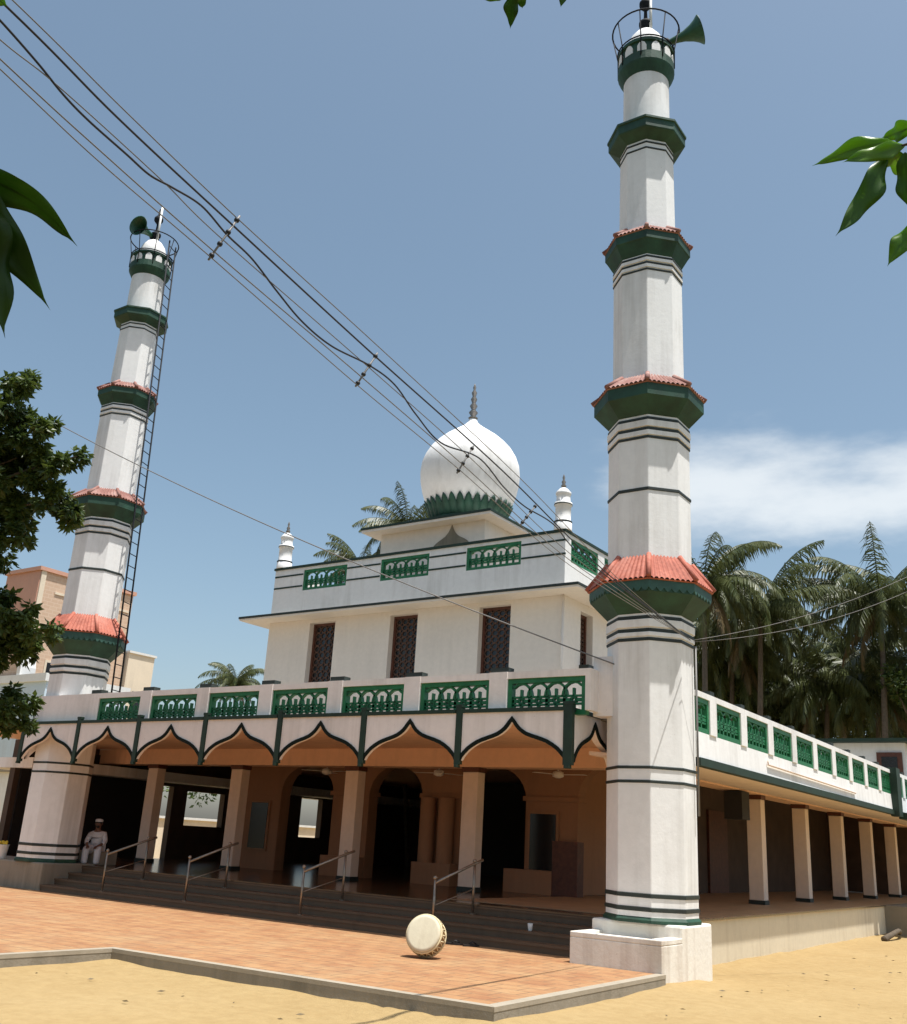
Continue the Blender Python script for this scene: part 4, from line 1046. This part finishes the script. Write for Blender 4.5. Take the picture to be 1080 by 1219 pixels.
# ------------------------------------------------------------------ leafy trees
def leaf_cloud(blobs, count, size, seed, squash=.85, grow=1.0):
    r = random.Random(seed); b = MB(); blobs = [(q[0], q[1], q[2], q[3]*grow) for q in blobs]; vol = [q[3]**2.4 for q in blobs]; tot = sum(vol)
    for (x, y, z, R), vv in zip(blobs, vol):
        n = int(count*vv/tot)
        # sub-clumps near the shell
        cl = []
        for k in range(max(6, int(26*R))):
            d = V((r.gauss(0, 1), r.gauss(0, 1), r.gauss(0, 1))).normalized(); cl.append((V((x, y, z))+V((d.x, d.y, d.z*squash))*R*r.uniform(.45, .98), R*r.uniform(.16, .30)))
        for k in range(n):
            c, rc = r.choice(cl); d = V((r.gauss(0, 1), r.gauss(0, 1), r.gauss(0, .8))).normalized()*rc*(r.random()**.4)
            p = c+d; ax = (d + V((0, 0, -.4*rc)) + V((r.uniform(-1, 1), r.uniform(-1, 1), r.uniform(-.6, .5)))*rc).normalized()
            sd = ax.cross(V((r.uniform(-1, 1), r.uniform(-1, 1), r.uniform(.2, 1)))).normalized(); L = size*r.uniform(.7, 1.3); w = L*.24
            nn = ax.cross(sd)
            b.add([p, p+ax*L*.45+sd*w+nn*w*.3, p+ax*L, p+ax*L*.45-sd*w+nn*w*.3, p+ax*L*.5-nn*w*.1], [(0, 1, 4), (1, 2, 4), (2, 3, 4), (3, 0, 4)])
    return b
def limb(b, pts, r0, r1): b.tube(smooth_path(pts, 5), r0, 8, r1=r1)
# tree at the left edge, crown reaching in over the far minaret
D = 15.0
def lb(u, v, R, d=D): p = at(u, v, d); return (p.x, p.y, p.z, R)
blobs = [lb(-95, 520, 1.15), lb(-25, 490, .62), lb(-10, 565, .72), lb(45, 515, .42), lb(62, 560, .36), lb(92, 543, .16), lb(40, 600, .45), lb(80, 615, .26), lb(20, 632, .34), lb(-60, 640, .8), lb(25, 455, .3),
         lb(-30, 745, .75), lb(15, 725, .36), lb(35, 765, .27), lb(65, 752, .18), lb(-5, 780, .3), lb(-30, 855, .5), lb(8, 838, .32), lb(22, 868, .24), lb(-150, 720, 1.2), lb(-200, 600, 1.4)]
tb = at(-190, 1010, D); tb.z = 0
LT = thing('broadleaf_tree', 'dark leafy tree leaning in from the left edge over the far minaret', 'tree', tb)
leaf_cloud(blobs, 82000, .125, 5, grow=1.14).build('crown', M['foliage'], LT)
b = MB(); top = at(-170, 640, D); limb(b, [tb, tb.lerp(top, .5)+V((.1, 0, 0)), top], .22, .10)
for u, v in ((-25, 490), (20, 545), (40, 600), (-60, 640), (92, 543)): limb(b, [tb.lerp(top, .8), tb.lerp(top, .95).lerp(at(u, v, D), .5)+V((0, 0, .15)), at(u, v, D)], .05, .012)
for u, v in ((15, 735), (55, 757)): limb(b, [tb.lerp(top, .55), at(-60, 740, D), at(u, v, D)], .045, .01)
limb(b, [tb.lerp(top, .35), at(-60, 850, D), at(12, 850, D)], .04, .01)
b.build('trunk', M['bark'], LT)
# dense trees under the palms at the right
def bush_tree(u, v, d, R, label, seed, n=6500):
    c = at(u, v, d); r = random.Random(seed)
    T = thing('broadleaf_tree', label, 'tree', (c.x, c.y, 0), 'dark trees under the palms')
    bl = [(c.x, c.y, c.z, R)] + [(c.x+r.uniform(-1, 1)*R, c.y+r.uniform(-.6, .6)*R, c.z+r.uniform(-.9, .5)*R, R*r.uniform(.4, .6)) for _ in range(6)]
    leaf_cloud(bl, n, .26, seed).build('crown', M['foliage'], T)
    b = MB(); limb(b, [V((c.x, c.y, -.1)), V((c.x+.2, c.y, c.z*.5)), V((c.x, c.y, c.z))], .3, .08)
    for k in range(4): limb(b, [V((c.x+.1, c.y, c.z*.6)), V(bl[k+1][:3])], .1, .03)
    b.build('trunk', M['bark'], T)
bush_tree(870, 835, 58, 3.0, 'dense dark tree filling the gap beside the minaret under the palms', 21)
bush_tree(1035, 850, 62, 2.6, 'dense dark tree behind the stair room at the right', 22)
bush_tree(1100, 812, 50, 1.5, 'bright yellow-green bushy tree at the right edge', 23, 3500)
bush_tree(985, 860, 58, 2.4, 'dark tree low behind the far end of the wing railing', 25, 5000)
bush_tree(850, 770, 66, 2.6, 'tall dark tree rising behind the shaft of the near minaret', 26, 6000)
bush_tree(930, 850, 66, 2.0, 'dark tree low behind the wing railing between palm trunks', 24, 3500)

# ------------------------------------------------------------------ mango sprays close to the camera
def mango_leaf(b, base, tip, width, bend, wav, facing=None, n=26, ph=0.0):
    base, tip = V(base), V(tip); ax = (tip-base); L = ax.length; ax.normalize()
    view = (CAM-(base+tip)/2).normalized()
    sd = ax.cross(view).normalized(); nn = sd.cross(ax)
    if facing:
        q = Matrix.Rotation(facing, 3, ax); sd = q @ sd; nn = q @ nn
    rows = []
    for i in range(n+1):
        t = i/n; c = base+ax*L*t + V((0, 0, 1))*(bend*math.sin(PI*t)*L) + sd*(.035*L*math.sin(PI*1.3*t+ph))
        body = math.sin(PI*min(1, (t*1.06)**.85))**.8 if t < .94 else 0
        w = width*max(body, .10*(1-t)/.12 if t > .86 else .06)
        wl = w*(1+.13*math.sin(t*wav*6.28+ph)); wr = w*(1+.13*math.sin(t*wav*5.2+2+ph))
        zl = .34*width*math.sin(t*wav*6.28+ph)*(w/width); zr = .34*width*math.sin(t*wav*5.2+1.4+ph)*(w/width)
        rows.append([c-sd*wl+nn*(.22*w+zl), c-sd*wl*.5+nn*(.13*w+zl*.4), c, c+sd*wr*.5+nn*(.13*w+zr*.4), c+sd*wr+nn*(.22*w+zr)])
    vs = [p for r_ in rows for p in r_]
    b.add(vs, [(i*5+j, i*5+j+1, (i+1)*5+j+1, (i+1)*5+j) for i in range(n) for j in range(4)], True)
    b.tube([r_[2]-nn*.0012 for r_ in rows[:-2]], .0016, 4, r1=.0006, caps=False)
def spray(label, depth, leaves, twig):
    T = thing('mango_spray', label, 'mango leaves', at(*twig[0], depth), 'mango leaf sprays hanging into the picture')
    b = MB(); b.tube([at(u, v, depth) for u, v in twig], .006, 6, r1=.003); b.build('twig', M['bark'], T)
    for (bu, bv, tu, tv, wpx, mat, bend, dd, fac) in leaves:
        q = MB(); mango_leaf(q, at(bu, bv, depth), at(tu, tv, depth+dd), wpx/FPX*depth/2, bend, 2.2, fac, ph=(bu*.7+tv*.3) % 6.28)
        o = q.build('leaf', M[mat], T); o.modifiers.new('thick', 'SOLIDIFY').thickness = .0006
spray('dark mango leaves hanging in at the left edge, level with the far minaret top', 2.1, [
    (-62, 188, 90, 296, 42, 'mangodark', .10, .12, .5), (-52, 196, 59, 370, 46, 'mangodark', .07, .1, .2), (-42, 212, 12, 402, 48, 'mangodark', .0, .05, -.35), (-70, 180, -8, 330, 46, 'mangodark', .03, -.1, .2)],
    [(-160, 120), (-100, 160), (-45, 195)])
spray('bright green mango leaves reaching in at the right edge', 2.6, [
    (1066, 172, 967, 194, 22, 'mangolight', .05, .1, .3), (1078, 172, 1004, 196, 20, 'mangolight', .04, -.05, .2), (1058, 186, 996, 282, 28, 'mangomid', .02, -.05, -.2), (1090, 152, 1050, 163, 22, 'mangolight', .04, .1, .1), (1062, 178, 1072, 210, 24, 'mangolight', .0, .1, .1), (1075, 182, 1086, 250, 24, 'mangomid', .0, 0, .2), (1100, 262, 1057, 318, 26, 'mangolight', .04, 0, .2), (1095, 175, 1130, 240, 26, 'mango', .02, 0, .1)],
    [(1180, 150), (1120, 160), (1058, 178)])
spray('small mango leaves dangling from the top edge', 3.0, [
    (614, -12, 606, 34, 17, 'mango', .0, .05, .2), (618, -14, 622, 10, 15, 'mango', .0, .05, .1), (606, -12, 574, 1, 13, 'mangolight', .0, .05, .3), (676, -18, 668, 9, 11, 'mango', .0, 0, .1)],
    [(700, -60), (660, -30), (612, -14)])
spray('tip of a mango leaf in the top left corner', 3.0, [(-20, -14, 8, 8, 22, 'mangolight', 0, 0, .1), (-30, -20, -4, 14, 18, 'mango', 0, 0, .1)], [(-60, -50), (-35, -30), (-18, -14)])

# ------------------------------------------------------------------ houses beyond the far minaret
def tower_house():
    T = thing('tower_house', 'tall pinkish brick building behind the far minaret', 'building', (-59, 40, 0))
    x0, x1, y0, y1 = -61.0, -57.3, 36.0, 43.3
    MB().box(x0, x1, y0+.004, y1, -.1, 16.75).build('wall', M['brick'], T)
    MB().box(x0-.01, x1-.02, y0-.06, y0, -.1, 16.75).build('side_wall', M['bgpink'], T)
    MB().box(x0-.15, x1+.15, y0-.2, y1+.15, 16.751, 17.0).build('cornice', M['bgpink'], T)
    MB().box(x1+.001, x1+.06, y0+1.2, y1-.2, 15.45, 15.6).build('string_course', M['bgcream'], T)
    MB().box(x1+.001, x1+.08, y0+.0, y0+.35, -.1, 16.74).build('corner_pilaster', M['bgcream'], T)
    for k in range(2):
        f = MB(); ya = y0+1.4+2.9*k; f.box(x1+.001, x1+.05, ya, ya+1.3, 8.6, 11.2); w = f.build('window', M['bgcream'], T)
        MB().box(x1+.051, x1+.065, ya+.15, ya+1.15, 8.75, 11.05).build('window_pane', M['glass'], w)
    f = MB(); arch = [(-1.5+3.0*j/14, 13.2+1.5*math.sin(PI*j/14)) for j in range(15)]
    f.strip([(x1+.08, y0+2.2+a*.6, z*.1+11.9+.16) for a, z in arch], [(x1+.08, y0+2.2+a*.6, z*.1+11.9) for a, z in arch], (-.07, 0, 0)); f.build('arch_moulding', M['bgcream'], T)
tower_house()
T = thing('flat_roof_house', 'low cream house with a flat roof right of the far minaret', 'building', (-59, 45, 0))
MB().box(-61, -57.0, 43.5, 45.7, -.1, 12.75).build('wall', M['bgcream'], T)
MB().box(-61.1, -56.9, 43.46, 45.8, 12.751, 12.9).build('roof', M['bgwhite'], T)
MB().box(-56.999, -56.95, 44.2, 45.0, 8.4, 10.2).build('window', M['glass'], T)
T = thing('arched_house', 'white house with an arched gable at the left edge behind the tree', 'building', (-52, 30, 0))
b = MB(); b.box(-56, -45.5, 30, 35, -.1, 8.6); b.build('wall', M['bluewhite'], T)
b = MB(); arch = [(-2.4*math.cos(PI*j/18), 2.4*math.sin(PI*j/18)) for j in range(19)]
b.strip([(-50.5+a*1.12, 29.9, 8.6+z*1.12) for a, z in arch], [(-50.5+a, 29.9, 8.6+z) for a, z in arch], (0, .9, 0)); b.build('gable_arch', M['bgwhite'], T)
b = MB(); b.prism([(-50.5+a, 8.6+z) for a, z in arch], lambda a, z: (a, 30.2, z), (0, .4, 0)); b.build('gable_infill', M['brick'], T)
b = MB(); b.box(-56.1, -45.4, 29.85, 35.1, 8.2, 8.6); b.build('cornice', M['bgwhite'], T)
T = thing('compound_house', 'low white house with a dark doorway seen through the openings of the far hall wall', 'house', (-34, 28, 0))
MB().box(-38, -33, 22.5, 26.2, -.1, 3.2).build('wall', M['bgwhite'], T)
MB().box(-38.3, -32.6, 22.3, 26.4, 3.201, 3.4).build('roof', M['concrete'], T)
MB().box(-32.999, -32.95, 23.4, 24.3, 0, 2.1).build('door', M['wood'], T)
T = thing('compound_wall', 'cream boundary wall behind the far hall, below the distant greenery', 'wall', (-36, 33, 0))
MB().box(-40, -35, 26.6, 42, -.1, 1.9).build('wall_body', M['bgcream'], T)
MB().box(-40.1, -34.9, 26.55, 42.1, 1.901, 2.0).build('coping', M['bgwhite'], T)
bush_tree(150, 925, 52, 2.2, 'green tree behind the boundary wall, glimpsed through the hall', 31, 4000)
bush_tree(290, 905, 50, 2.2, 'green tree glimpsed through the middle arch of the hall', 32, 4000)
for o in bpy.data.objects:
    if '_org' in o: del o['_org']
